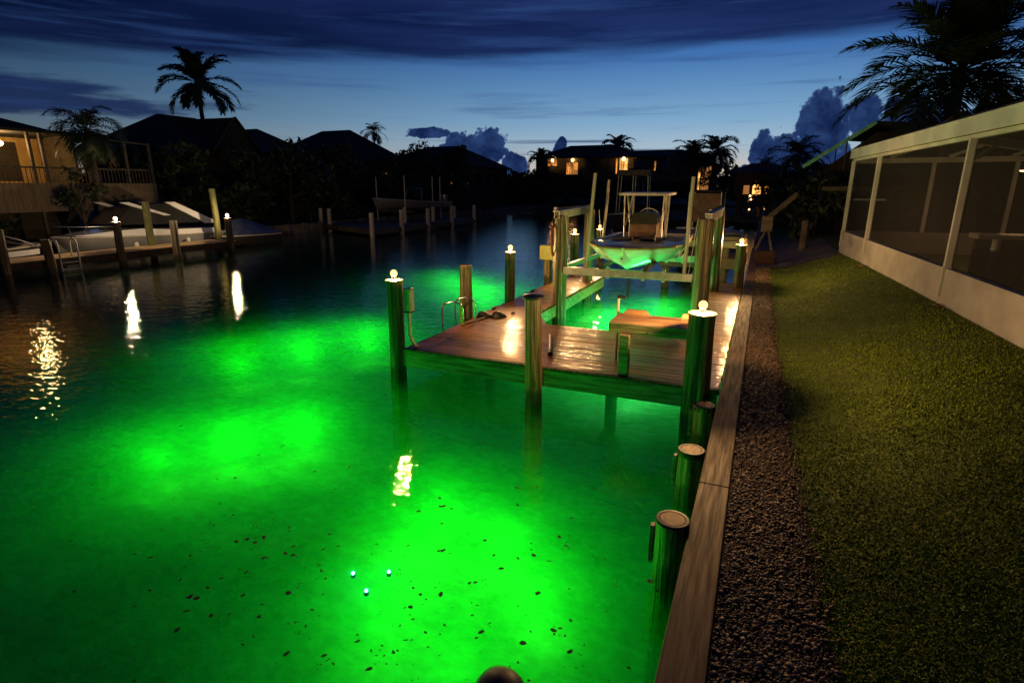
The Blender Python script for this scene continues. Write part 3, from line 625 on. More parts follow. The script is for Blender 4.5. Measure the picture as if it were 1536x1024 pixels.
g = MB(); g.box(-.2, .2, 5.95, 6.3, .35, 1.0); g.box(-.08, .08, 5.98, 6.2, -.35, .35); part(g, 'outboard_motor', 'black', bevel=.06)
g = MB(); g.tube([(0, -.02, .40), (0, -.035, .38)], .02, 8); part(g, 'bow_eye', 'chrome')

# motor cruiser behind the left dock
t = thing('motor_cruiser', 'grey and white motor cruiser with raked white arch behind the left dock', 'boat', (-27.7, 14.3, -.85))
hull(7.6, 2.7, 1.15, .22, t, m='greyhull', cock=.45)
g = MB(); rows = []
for y, w, z0, z1 in ((.35, .15, 1.32, 1.35), (1.0, .7, 1.28, 1.42), (2.0, 1.0, 1.24, 1.52), (3.2, 1.15, 1.19, 1.56), (4.6, 1.2, 1.16, 1.44), (7.4, 1.15, 1.15, 1.36)):
    rows.append([(w + .1, y, z0), (w, y, z1), (-w, y, z1), (-w - .1, y, z0)])
g.loft(rows); part(g, 'cabin_top', 'gel', smooth=True)
g = MB(); g.loft([[(1.22, y, 1.05 + .0 * y), (1.22, y, 1.2)] for y in (3.0, 5.0)]); part(g, 'side_window', 'glass', solid=.01)
for s in (-1, 1):
    g = MB(); g.add([(s * 1.15, 6.6, 1.62), (s * 1.15, 7.35, 1.62), (s * 1.0, 5.1, 2.72), (s * 1.0, 4.6, 2.72)], [(0, 1, 2, 3)]); part(g, 'arch', 'gel', solid=.1)
    g = MB(); g.add([(s * 1.1, 4.4, 2.1), (s * 1.1, 4.75, 2.1), (s * .95, 2.9, 2.75), (s * .95, 2.5, 2.75)], [(0, 1, 2, 3)]); part(g, 'windshield_frame', 'gel', solid=.08)
g = MB(); g.loft([[(-1.05, y, z), (-.9, y, z + w), (.9, y, z + w), (1.05, y, z)] for y, z, w in ((2.1, 1.78, .02), (3.0, 1.75, .75), (4.2, 1.7, .95), (5.6, 1.7, .95), (6.9, 1.66, .2))]); part(g, 'canvas_cover', 'canvas', smooth=True)
g = MB(); g.tube([(-.75, 1.2, 1.35), (-.7, 1.1, 1.75), (0, .15, 1.8), (.7, 1.1, 1.75), (.95, 2.2, 1.72), (1.0, 2.3, 1.4)], .022, 8); part(g, 'bow_rail', 'chrome', smooth=True)
for y in (2.6, 5.2):
    g = MB(); g.lathe([(.02, .26), (.09, .2), (.1, 0), (.09, -.2), (.02, -.26)], (1.5, y, .75), 10); part(g, 'fender', 'gel', smooth=True)
# sports boat at the left edge
t = thing('covered_runabout', 'dark runabout with a white side stripe at the left photo edge', 'boat', (-27.3, 13.7, -.75), rz=PI)
hull(6.0, 2.4, 1.0, .1, t, m='black', cock=.4)
g = MB(); g.loft([[(w, y, 1.0 + h * .6), (w * .6, y, 1.0 + h), (-w * .6, y, 1.0 + h), (-w, y, 1.0 + h * .6)] for y, w, h in ((.5, .3, .06), (1.4, .8, .35), (2.6, .95, .85), (3.6, 1.0, .95), (5.2, .95, .5))]); part(g, 'cover', 'canvas', smooth=True)
for s in (-1, 1):
    g = MB(); g.loft([[(s * w, y, .74), (s * (w + .03), y, .95)] for y, w in ((.5, .72), (1.0, .95), (1.7, 1.13), (3, 1.22), (5.8, 1.18))]); part(g, 'side_stripe', 'gel', solid=.02)
g = MB(); g.tube([(-.9, .6, 1.05), (-.97, 1.2, 1.35), (-.9, 2.2, 1.75), (-.8, 3.0, 1.9)], .03, 8); part(g, 'windshield_frame', 'chrome', smooth=True)
# skiff past the end of the left dock
t = thing('tarped_skiff', 'small skiff under a dark blue tarp beyond the left dock end', 'boat', (-26.6, 20.9, -.8)); hull(4.2, 1.9, .8, .1, t, m='black', cock=.4)
g = MB(); g.loft([[(.85, y, .86), (0.05, y, .86 + h), (-.05, y, .86 + h), (-.85, y, .86)] for y, h in ((.8, .05), (1.6, .8), (2.4, .85), (4.0, .3))]); part(g, 'tarp', 'bluehull', smooth=True)

# ------------------------------------------------------------------ left dock
t = thing('long_dock', 'long lamplit wooden dock in front of the moored cruiser', 'dock', (-25, 14.5, 0))
g = MB(); y = 5.0
while y < 20.4: g.box(-25.75, -24.15, y, y + .185, -.05, random.uniform(-.003, .003)); y += .19
g.build('deck', 'palewood', t)
g = MB(); g.box(-24.15, -24.10, 5, 20.4, -.3, -.03); g.box(-25.8, -25.755, 5, 20.4, -.3, -.03); g.build('fascia', 'darktimber', t)
LQ = 'pilings along the long lamplit dock'
for x, y, zt, lm, lb, m in ((-23.95, 10.8, 1.17, 0, 'front piling of the long dock at the left photo edge', 'piling'), (-23.95, 12.15, .74, 0, 'shorter front piling of the long dock beside the white ladder', 'piling'),
        (-24.0, 14.8, 1.2, 1, 'lamp piling of the long dock in front of the cruiser bow', 'piling'), (-24.0, 17.25, 1.16, 0, 'bare front piling of the long dock amidships of the cruiser', 'piling'), (-24.05, 20.15, 1.1, 1, 'lamp piling at the far end of the long dock', 'piling'),
        (-25.6, 17.2, 1.95, 0, 'mossy piling standing between the long dock and the cruiser', 'moss'), (-25.3, 20.5, 2.5, 0, 'tallest mossy piling at the stern of the cruiser', 'moss')):
    piling('dock_piling', lb, x, y, zt, .15, lamp=lm * 190, m=m, group=LQ, n=18, gm='domebulb', s=1.35)
t = thing('dock_ladder', 'white tubular ladder hung on the front of the long left dock', 'ladder', (-24.05, 12.9, 0))
for y in (12.55, 13.2):
    g = MB(); g.tube([(-24.02, y, -.5), (-24.02, y, .52), (-24.08, y, .64), (-24.25, y, .7), (-24.4, y, .62), (-24.45, y, .5), (-24.45, y, 0)], .03, 8); g.build('handrail', 'white', t, smooth=True)
for z in (-.45, -.2):
    g = MB(); g.box(-24.08, -24.0, 12.56, 13.19, z, z + .04); g.build('step', 'white', t)
t = thing('bank_wall', 'grey concrete seawall with buttresses on the far left bank', 'seawall', (-30.1, 30, 0))
g = MB(); g.box(-30.2, -30.0, -15, 84, -2.2, .05); g.build('wall', 'concrete', t)
for i in range(22):
    g = MB(); y = 20 + 1.6 * i; g.box(-30.0, -29.75, y, y + .3, -2.2, .12); g.build('buttress', 'concrete', t)
# second dock across the canal
t = thing('neighbour_dock', 'dark unlit dock ringed by pale posts across the canal', 'dock', (-26, 36, 0))
g = MB(); g.prism([(-33.4, 35.8), (-30.1, 33.2), (-22.8, 30), (-22.9, 44.4), (-25.0, 44.4), (-25.9, 36.5), (-31, 41)], -.18, -.05); g.build('deck', 'greytimber', t)
g = MB(); g.prism([(-30.1, 33.15), (-22.75, 29.95), (-22.75, 44.4), (-22.9, 44.4), (-22.9, 30.2), (-30.1, 33.35)], -.4, -.185); g.build('fascia', 'greytimber', t)
D2 = 'pale posts around the dark neighbour dock'
lbs = ['leftmost pale post of the dark dock, by the bank', 'second pale post from the left on the dark dock', 'third pale post from the left on the dark dock', 'pale post at the near corner of the dark dock', 'pale post just right of the dark dock near corner', 'slim pale post inside the dark dock below the boat bow',
       'pale post below the middle of the hoisted boat', 'slim pale post below the hoisted boat stern', 'thick pale post under the stern of the hoisted boat', 'pale post right behind the stern of the hoisted boat', 'pale post beyond the hoisted boat stern', 'rightmost pale post at the far end of the dark dock']
for (x, y), lb in zip([(-33.0, 35.6), (-30.13, 33.4), (-29.0, 33.0), (-22.95, 30.0), (-22.85, 33.2), (-24.9, 36.6), (-22.85, 36.6), (-23.8, 38.9), (-22.85, 40.2), (-23.9, 42.1), (-24.7, 43.9), (-22.9, 44.2)], lbs):
    g = MB(); g.tube([(x, y, -1.9), (x, y, 1.05 + random.uniform(-.1, .1))], [.17, .15], 12); tag(g.build('dock_post', 'pvc', smooth=True), lb, 'post', D2)
t = thing('hoisted_boat', 'pale motorboat hoisted above the dark dock across the canal', 'boat', (-26.9, 35.5, .75), rz=R(-6)); hull(8.6, 2.5, .62, .4, t, m='greyhull', cock=.5)
g = MB(); g.tube([(-.9, 4.6, .8), (-.7, 5, 1.7), (.7, 5, 1.7), (.9, 4.6, .8)], .04, 8); part(g, 'windshield_frame', 'chrome', smooth=True)
g = MB(); g.box(-.3, .3, 8.6, 9.1, .2, 1.2); part(g, 'outboard_motor', 'greyhull', bevel=.08)
for x, y in ((-26.0, 37.5), (-28.2, 37.5), (-26, 42.5), (-28.2, 42.5)):
    pass
t = thing('boat_hoist', 'thin white poles and slings holding the hoisted boat', 'boat lift', (-27, 40, 0))
for x, y in ((-25.2, 37.2), (-25.3, 41.4), (-25.3, 42.6), (-28.4, 38.0)):
    g = MB(); g.tube([(x, y, -1.9), (x, y, 3.4)], .05, 8); g.build('pole', 'pvc', t)
for y in (38.2, 41.6):
    g = MB(); g.box(-28.5, -25.1, y, y + .14, .62, .78); g.build('cradle_beam', 'greytimber', t)

# ------------------------------------------------------------------ foliage
def leaves(c, rad, n, size, flat=.75):
    """n leaf quads spread over a set of clumps"""
    c = np.array(c); rad = np.array(rad)
    k = rng.integers(0, len(c), n); u = rng.normal(size=(n, 3)); u /= np.linalg.norm(u, axis=1)[:, None]
    r = rng.random(n) ** .38; p = c[k] + u * r[:, None] * rad[k][:, None] * np.array([1, 1, flat])
    a = rng.normal(size=(n, 3)); a /= np.linalg.norm(a, axis=1)[:, None]; b = np.cross(a, rng.normal(size=(n, 3))); b /= np.linalg.norm(b, axis=1)[:, None]
    s = (rng.uniform(.5, 1.3, n) * size)[:, None]
    V = np.stack([p - a * s, p + b * s * .42, p + a * s, p - b * s * .42], 1).reshape(-1, 3); F = np.arange(n)[:, None] * 4 + np.arange(4)[None]
    return V, F
def tree(label, x, y, z, h, w, n=2600, size=.22, name='broadleaf_tree', cat='tree', group=None, low=.25, clumps=16):
    t = thing(name, label, cat, (x, y, z), group); cs = []; rs = []
    for i in range(clumps):
        a = random.uniform(0, 2 * PI); q = random.random() ** .6; f = random.random(); prof = math.sin(PI * (.18 + .72 * f)) ** .7
        cs.append((math.cos(a) * w / 2 * q * prof, math.sin(a) * w / 2 * q * prof, h * (low + (1 - low) * f * .92))); rs.append(w * random.uniform(.13, .26))
    V, F = leaves(cs, rs, n, size); npmesh('crown', V, F, 'leaf', t)
    g = MB()
    if low > .1:
        g.tube([(0, 0, 0), (.05, 0, h * .25), (random.uniform(-.2, .2), .1, h * .55)], [.05 * w * .5 + .05, .04 * w * .5 + .04, .04], 8)
        for c in cs[:5]: g.tube([(.03, 0, h * .3), tuple(v * .6 + (0 if i < 2 else h * .1) for i, v in enumerate(c)), c], [.07, .05, .02], 6)
    else:
        for c in cs[:6]: g.tube([(c[0] * .2, c[1] * .2, 0), (c[0] * .7, c[1] * .7, c[2] * .5), c], [.05, .035, .015], 6)
    g.build('trunk', 'bark', t, local=True, smooth=True); return t
def palm(label, x, y, z, h, L, nf=22, lean=(0, 0), nl=34, name='palm_tree', droop=1.0, tr=.16, group=None, lw=.035, seed=1, lmax=.34, elmin=-.5):
    rd = random.Random(seed); t = thing(name, label, 'palm', (x, y, z), group)
    g = MB(); N = 9; g.tube([(lean[0] * (i / (N - 1)) ** 1.6, lean[1] * (i / (N - 1)) ** 1.6, h * i / (N - 1)) for i in range(N)], [tr * (1.5 if i == 0 else 1.08 - .45 * i / (N - 1)) * (1 + .06 * (i % 2)) for i in range(N)], 12); g.build('trunk', 'bark', t, local=True, smooth=True)
    top = Vector((lean[0], lean[1], h)); V = []; F = []
    for k in range(nf):
        yaw = 2 * PI * (k * .618) + rd.uniform(-.25, .25); e0 = elmin + (1.45 - elmin) * ((k + .5) / nf) + rd.uniform(-.12, .12); l = L * rd.uniform(.8, 1.1) * (1 - .2 * max(0, e0 - .9)); d = Vector((math.cos(yaw), math.sin(yaw), 0)); side = Vector((-math.sin(yaw), math.cos(yaw), 0))
        p = top.copy(); e = e0; S = 12; pts = []
        for i in range(S + 1):
            pts.append((p.copy(), e)); st = l / S; p = p + (d * math.cos(e) + Vector((0, 0, 1)) * math.sin(e)) * st; e -= droop * (.055 + .018 * i) * rd.uniform(.8, 1.2)
        o = len(V)
        for i, (q, e) in enumerate(pts):
            w = .028 * (1 - i / S * .85) * (L / 2.6) + .006; V += [q - side * w, q + Vector((0, 0, w)), q + side * w]
        for i in range(S): 
            a = o + i * 3; F += [(a, a + 1, a + 4, a + 3), (a + 1, a + 2, a + 5, a + 4)]
        for j in range(nl):
            f = .12 + .88 * (j + .5) / nl; ii = min(int(f * S), S - 1); fr = f * S - ii; q = pts[ii][0].lerp(pts[ii + 1][0], fr); e = pts[ii][1]
            fw = d * math.cos(e) + Vector((0, 0, 1)) * math.sin(e); nup = -d * math.sin(e) + Vector((0, 0, 1)) * math.cos(e)
            ll = L * lmax * (math.sin(PI * min(1, .12 + f * .82)) ** .6) * rd.uniform(.85, 1.12)
            for s in (-1, 1):
                dr = (side * s * .8 + fw * (.45 + .5 * f) + nup * rd.uniform(-.05, .3)).normalized(); m_ = q + dr * ll * .5; tp = q + dr * ll + Vector((0, 0, -ll * rd.uniform(.12, .42) * droop)); wv = fw.cross(dr).cross(dr).normalized() * lw * .5 * (L / 2.2)
                o = len(V); V += [q - wv * .6, q + wv * .6, m_ + wv, m_ - wv, tp]; F += [(o, o + 1, o + 2, o + 3), (o + 3, o + 2, o + 4, o + 4)]
    me = bpy.data.meshes.new('crown'); me.from_pydata([tuple(v) for v in V], [], [tuple(dict.fromkeys(f)) for f in F]); me.update()
    o = bpy.data.objects.new('crown', me); COL.objects.link(o); o.parent = t; me.materials.append(M['palmleaf']); return t
palm('big coconut palm with long fronds rising behind the screened porch', 5.05, 22.4, .6, 5.35, 3.4, 38, nl=60, seed=3, tr=.22, lmax=.28, lw=.036, droop=.60, elmin=-.35)
palm('tall coconut palm standing against the sky behind the gabled roof', -42.5, 34.6, 0, 10.5, 3.3, 21, lean=(.4, -.5), nl=44, seed=5, tr=.22, lw=.075, elmin=-.42, droop=.74, lmax=.27)
palm('drooping palm in front of the left house with the lit porch', -28.9, 17.3, 0, 5.1, 1.9, 24, nl=30, seed=8, lw=.05, droop=1.15, elmin=-.8)
palm('palm tuft showing above the low roofs left of the cumulus cloud', -44.7, 60, 0, 9.0, 1.9, 16, nl=16, seed=9, lw=.09)
palm('small palm left of the far house with glowing porches', -35.0, 92, 0, 7.0, 3.0, 12, nl=16, seed=11, lw=.14, elmin=-.2)
palm('palm leaning over the roof of the far glowing house', -24.8, 103, 0, 9.2, 3.8, 18, nl=18, seed=12, lw=.16)
palm('left palm of the close pair right of the centre house', -7.2, 62, 0, 5.6, 2.6, 20, nl=20, seed=13, lw=.1, group='paired palms')
palm('right and taller palm of the close pair beside the centre house', -5.2, 61, 0, 5.9, 2.7, 22, nl=20, seed=14, lw=.1, group='paired palms', lean=(.3, 0))
palm('dark palm in front of the large cumulus on the right bank', 1.75, 45, 0, 4.6, 2.2, 18, nl=20, seed=15, lw=.08)
palm('low palm left of the dark palm on the right bank', -.3, 62, 0, 4.2, 2.0, 14, nl=16, seed=16, lw=.09)
TG = 'dark trees along the far left bank'
tl = [(-33.4, 89, 5.6, 3.2, 'leafy tree against the left glowing porch of the far house'), (-34, 24.5, 5.0, 5.5, 'dark bushy tree right of the drooping palm by the left house'), (-32.5, 29, 5.0, 5, 'round dark tree below the gable of the second house'), (-33, 33.5, 5.6, 5.5, 'dark tree under the right eave of the gabled house'),
      (-34, 39, 5.8, 6, 'broad dark tree before the low roof right of the gable'), (-35, 45, 5.6, 6, 'dark tree between the low roofs left of the small lit window'), (-36, 50.5, 6.0, 5.5, 'dark tree just left of the small lit window'), (-38, 60, 8.3, 7, 'tallest bushy tree rising above the roof beside the palm tuft'), (-37, 66, 7.6, 6, 'bushy tree left of the hipped house with slit windows'),
      (-34, 86, 5.5, 7, 'dark tree in the gap right of the hipped house'), (-31, 78, 3.0, 6, 'low shrubby tree on the far bank by the waterline')]
for x, y, h, w, lb in tl: tree(lb, x, y, 0, h, w, 3000, .26, group=TG, low=.12)
tree('leafy young tree with bare stems in front of the left skirt wall', -29.2, 16.6, 0, 3.4, 1.9, 420, .14, low=.55, clumps=9)
tree('dark shrub below the left house beside the cruiser', -30.8, 19.5, 0, 1.6, 4, 1400, .16, name='shrub', cat='shrub', low=.05)
tree('dark shrub behind the runabout under the left house', -30.8, 12.5, 0, 1.5, 4, 1400, .16, name='shrub', cat='shrub', low=.05)
tree('low dark shrub behind the dark dock across the canal', -32, 37.5, 0, 1.8, 5, 1500, .2, name='shrub', cat='shrub', low=.05)
tree('low shrub under the hoisted boat bow on the far bank', -31.5, 47, 0, 2.4, 6, 1700, .22, name='shrub', cat='shrub', low=.05)
tree('low bank shrub in front of the hipped house', -31.5, 57, 0, 2.2, 7, 1700, .22, name='shrub', cat='shrub', low=.05)
RG = 'dark foliage on the right bank'
for x, y, z, h, w, lb, nn in ((6.6, 25, .5, 4.6, 4.8, 'dense dark tree behind the porch below the big palm', 4200), (13.2, 18.0, .5, 5.4, 5, 'dark tree behind the porch roof at the right photo edge', 4200), (4.1, 27, .5, 3.9, 3.0, 'dark tree between the porch corner and the green edged roof', 3200),
        (2.2, 29, .4, 2.9, 2.6, 'dark shrub below the green edged roof by the stair rail', 2400), (1.3, 38, .3, 3.0, 2.6, 'dark bush behind the stair newel on the right bank', 2200), (.9, 48, .2, 3.6, 3.0, 'dark bush left of the dark palm on the right bank', 2200), (-.6, 70, .1, 4.8, 4, 'dark tree behind the lit house on the right bank', 2200), (3.6, 52, .2, 4.4, 4, 'dark tree right of the dark palm on the right bank', 2200), (-4.6, 66, 0, 4.6, 4.2, 'dark tree below the paired palms', 2200)):
    tree(lb, x, y, z, h, w, nn, .17, group=RG, low=.06)
# distant woods closing the view
def woods():
    cs = []; rs = []
    for i in range(260):
        a = R(random.uniform(-70, 32)); d = random.uniform(130, 190); h = random.uniform(3, 6.2); cs.append((math.sin(a) * d, math.cos(a) * d, random.uniform(1.5, h))); rs.append(random.uniform(3.5, 6.5))
    V, F = leaves(cs, rs, 26000, 1.0, .55); tag(npmesh('distant_woods', V, F, 'leaf'), 'low dark tree line far behind the canal houses', 'woods', kind='stuff')
woods()

# ------------------------------------------------------------------ houses
def house(label, x0, x1, y0, y1, z0, zw, zr, axis='x', hip=0.0, wm='walldark', wins=(), ov=.6, name='house', stilts=False, base=0, chimney=None):
    t = thing(name, label, 'house', ((x0 + x1) / 2, (y0 + y1) / 2, base))
    g = MB(); g.box(x0, x1, y0, y1, z0, zw); 
    if hip == 0:
        if axis == 'x': ym = (y0 + y1) / 2; g.add([(x1 - .01, y0, zw), (x1 - .01, y1, zw), (x1 - .01, ym, zr - .12)], [(0, 1, 2)]); g.add([(x0 + .01, y0, zw), (x0 + .01, y1, zw), (x0 + .01, ym, zr - .12)], [(2, 1, 0)])
        else: xm = (x0 + x1) / 2; g.add([(x0, y0 + .01, zw), (x1, y0 + .01, zw), (xm, y0 + .01, zr - .12)], [(0, 1, 2)])
    g.build('wall', wm, t)
    g = MB(); a0, a1, b0, b1 = x0 - ov, x1 + ov, y0 - ov, y1 + ov; e = zw - .15
    if axis == 'x': ym = (y0 + y1) / 2; r0, r1 = (a0 + hip, ym, zr), (a1 - hip, ym, zr)
    else: xm = (x0 + x1) / 2; r0, r1 = (xm, b0 + hip, zr), (xm, b1 - hip, zr)
    c = [(a0, b0, e), (a1, b0, e), (a1, b1, e), (a0, b1, e)]
    V = c + [r0, r1]
    Fx = [(0, 1, 5, 4), (2, 3, 4, 5), (1, 2, 5), (3, 0, 4)] if axis == 'x' else [(1, 2, 5, 4), (3, 0, 4, 5), (0, 1, 4), (2, 3, 5)]
    if hip == 0: Fx = Fx[:2]
    g.add(V, Fx); rf = g.build('roof', 'roof', t, solid=.16)
    for w in wins:
        f, u0, u1, za, zb, m = w; g = MB(); q = MB(); k = .06
        if f == 'E': g.box(x1 + .002, x1 + .05, u0 - k, u1 + k, za - k, zb + k); q.box(x1 + .052, x1 + .06, u0, u1, za, zb)
        else: g.box(u0 - k, u1 + k, y0 - .05, y0 - .002, za - k, zb + k); q.box(u0, u1, y0 - .06, y0 - .052, za, zb)
        fr = g.build('window', 'walldark', t); q.build('pane', m, fr)
    if stilts:
        for x in np.linspace(x0 + .4, x1 - .4, 4):
            for y in (y0 + .4, y1 - .4): g = MB(); g.box(x - .15, x + .15, y - .15, y + .15, base, z0); g.build('stilt', 'darktimber', t)
    return t
# left house with lit porch
t = house('pale two storey house with lit yellow porch at the left edge', -44, -34.2, 6, 19.2, 0, 5.1, 7.0, 'x', hip=3.4, wm='wallolive', ov=.7)
g = MB(); g.box(-34.2, -31.0, 8, 21.6, 2.55, 2.75); g.build('porch_floor', 'darktimber', t)
g = MB(); g.box(-31.0, -30.9, 8, 21.6, 1.46, 2.76); g.build('skirt_wall', 'sidingpanel', t)
g = MB(); g.box(-34.19, -34.12, 8, 18.2, 2.76, 5.0); g.build('porch_wall', 'wallyellow', t)
g = MB(); g.box(-34.1, -31.3, 17.9, 18.0, 2.76, 5.0); g.build('light_stop_wall', 'wallolive', t)  # added partition that holds back the porch lamp's light
g = MB(); g.box(-34.2, -30.7, 8, 19.4, 4.98, 5.12); g.build('porch_roof', 'roof', t)
for y in (9, 12.6, 15.9, 16.4, 18.3, 20.2, 21.5):
    g = MB(); g.box(-31.06, -30.92, y - .06, y + .06, 2.76 if y != 15.9 else -.0, 5.0 if y < 19 else 4.85); g.build('post', 'greytimber', t)
g = MB(); g.box(-31.05, -30.97, 8, 21.55, 3.42, 3.5); 
for i in range(75): g.box(-31.03, -31.0, 8 + i * .18, 8.03 + i * .18, 2.76, 3.42)
g.build('railing', 'greytimber', t)
g = MB(); g.bar((-31.03, 19.3, 4.9), (-31.03, 21.6, 4.78), .06, .06); g.build('top_rail', 'greytimber', t)
g = MB(); g.box(-34.11, -34.06, 15.9, 16.9, 2.9, 4.7); g.build('door', 'walldark', t)
l = MB(); l.tube([(-32.0, 15.25, 4.98), (-32.0, 15.25, 4.62)], .02, 6); lo = l.build('porch_lamp', 'black', t); b = MB(); b.ball((-32.0, 15.25, 4.5), .16, 12, 8, .8); b.build('bulb', 'porchlamp', lo, smooth=True); bulb(150, (-32.0, 15.25, 4.5), WARM, .12)
t = house('wide dark house with a gable end facing the canal under the tall palm', -49, -37.5, 28.6, 37, 0, 5.3, 7.9, 'y', hip=3.2, wm='walldark', ov=.6)
t['label'] = 'dark house with long roof and pale gable trim under the tall palm'
g = MB(); g.add([(-36.4, 30.4, 5.15), (-36.4, 34.0, 5.15), (-36.4, 32.2, 7.35)], [(0, 1, 2)]); g.build('gable', 'walldark', t, solid=.1)
g = MB(); g.bar((-36.3, 30.1, 5.1), (-36.3, 32.2, 7.5), .06, .18); g.bar((-36.3, 34.3, 5.1), (-36.3, 32.2, 7.5), .06, .18); g.build('gable_trim', 'greytimber', t)
g = MB(); g.add([(-36.2, 30.2, 5.05), (-36.2, 32.2, 7.45), (-45, 32.2, 7.6), (-45, 30.2, 5.3)], [(0, 1, 2, 3)]); g.add([(-36.2, 34.2, 5.05), (-36.2, 32.2, 7.45), (-45, 32.2, 7.6), (-45, 34.2, 5.3)], [(3, 2, 1, 0)]); g.build('dormer_roof', 'roof', t, solid=.12)
house('low dark house with a plain hip roof right of the gabled house', -52, -40, 36.5, 46, 0, 4.9, 7.7, 'x', hip=4.5)
house('dark house with one small lit window half hidden by trees', -54, -42, 50, 64, 0, 5.2, 9.0, 'x', hip=4.5, wins=[('E', 57.0, 57.55, 4.0, 5.0, 'windim'), ('E', 57.75, 58.3, 4.0, 5.0, 'windim')])
house('hip roofed house with two slit lit windows by the bank', -50, -38, 66, 85, 0, 5.4, 8.2, 'x', hip=4, wm='wallolive', wins=[('E', 66.8, 67.2, 2.9, 4.4, 'windim'), ('E', 71.2, 71.6, 2.9, 4.4, 'windim'), ('E', 74, 76, 3, 4.4, 'glass'), ('E', 77, 79, 3, 4.4, 'glass'), ('E', 80, 82, 3, 4.4, 'glass')])
# far glowing house
t = house('far house with glowing porches at the end of the canal', -37, -20, 95, 106, 1.6, 7.4, 9.5, 'x', hip=5, wm='wallolive', stilts=True, wins=[('S', -34.9, -33.1, 6.0, 6.95, 'winwarm'), ('S', -31.4, -29.4, 4.6, 6.5, 'winwarm'), ('S', -25.6, -24.8, 6.4, 6.9, 'winwarm')])
for x in (-33.8, -30.2): b = MB(); b.ball((x, 94.5, 6.9), .22, 10, 6); b.build('porch_lamp', 'porchlamp', t)
g = MB(); g.box(-37, -28, 93.2, 93.3, 3.4, 4.4)
for i in range(28): g.box(-37 + i * .33, -36.94 + i * .33, 93.25, 93.3, 4.4, 5.3)
g.build('porch_railing', 'walldark', t)
# centre house
k = 88 / 75.
t = house('wide raised house behind the lifted boat with bright window and stilts', -20.9 * k, -7.6 * k, 88, 98, 3.6 , 7.0, 8.0, 'x', hip=4, wm='wallolive', stilts=True, wins=[('S', -17.6 * k, -16.55 * k, 4.6, 6.7, 'winhot'), ('S', -18.1 * k, -17.9 * k, 4.5, 6.7, 'winwarm'), ('S', -13.2 * k, -13.0 * k, 4.9, 6.2, 'winwarm'), ('S', -12.4 * k, -11.2 * k, 4.6, 6.5, 'glass'), ('S', -15.8 * k, -14.2 * k, 4.6, 6.5, 'glass'), ('S', -10.6 * k, -9.0 * k, 4.6, 6.5, 'glass')])
b = MB(); b.ball((-17.0 * k, 87.4, 6.6), .25, 10, 6); b.build('porch_lamp', 'porchlamp', t)
g = MB(); g.box(-21.2 * k, -7.6 * k, 86.4, 88, 3.3, 3.6); g.box(-21.2 * k, -7.6 * k, 86.35, 86.4, 3.6, 4.3); g.build('deck', 'greytimber', t)
t = house('narrow house with lit wooden corner right of the centre house', -8.0, -6.2, 76, 84, 1.8, 5.3, 6.0, 'y', hip=2.5, wm='walldark', stilts=True, wins=[('S', -7.9, -7.65, 2.1, 5.0, 'winhot'), ('S', -7.5, -6.4, 3.6, 5.0, 'windim'), ('S', -7.5, -6.6, 2.1, 3.4, 'windim')])
t = house('far lit house with red brown roof on the right bank', -2.4, .8, 52, 60, 1.9, 3.8, 4.5, 'x', hip=1.6, wm='walldark', stilts=True, base=.0, wins=[('S', -1.0, -.35, 2.0, 2.75, 'winhot'), ('S', -1.7, -1.25, 2.0, 2.7, 'windim'), ('S', -.1, .3, 2.3, 2.75, 'windim')])
g = MB(); g.add([(-1.4, 51.9, 4.15), (.3, 51.9, 4.15), (-.4, 52.6, 4.6)], [(0, 1, 2)]); g.build('roof_patch', 'brick', t, solid=.05)
for i in range(14):
    b = MB(); b.ball((-1.15 + 1.35 * random.random(), 51.2, .7 + 1.5 * random.random()), random.uniform(.025, .06), 8, 5); b.build('string_light', random.choice(['winhot', 'winwarm', 'porchlamp']), t)
# dark house on the right with the green roof edge
t = thing('neighbour_house', 'dark neighbour house with green lit sloping roof edge on the right', 'house', (5, 31, .5))
g = MB(); g.box(2.6, 12, 30.2, 40, .4, 3.6); g.add([(2.6, 30.2, 3.6), (12, 30.2, 3.6), (12, 30.2, 4.4), (4.2, 30.2, 4.9)], [(0, 1, 2, 3)]); g.build('wall', 'walldark', t)
g = MB(); g.add([(1.5, 29.7, 3.5), (4.05, 29.7, 5.25), (4.05, 40, 5.25), (1.5, 40, 3.5)], [(0, 1, 2, 3)]); g.add([(4.05, 29.7, 5.25), (12, 29.7, 4.6), (12, 40, 4.6), (4.05, 40, 5.25)], [(0, 1, 2, 3)]); g.build('roof', 'roof', t, solid=.12)
g = MB(); g.bar((1.42, 29.62, 3.46), (4.03, 29.62, 5.25), .05, .16); g.build('roof_edge', 'greenlit', t)
for x in (3.05, 3.6): g = MB(); g.tube([(x, 29.65, 3.3), (x, 29.65, 4.5)], .03, 6); g.build('pipe', 'greytimber', t)
g = MB(); g.box(2.0, 4.6, 25.4, 25.5, 2.46, 2.60); g.box(4.3, 4.4, 25.4, 25.5, .6, 2.45); tag(g.build('arbor_rail', 'greytimber'), 'pale horizontal rail showing behind the porch corner', 'rail')
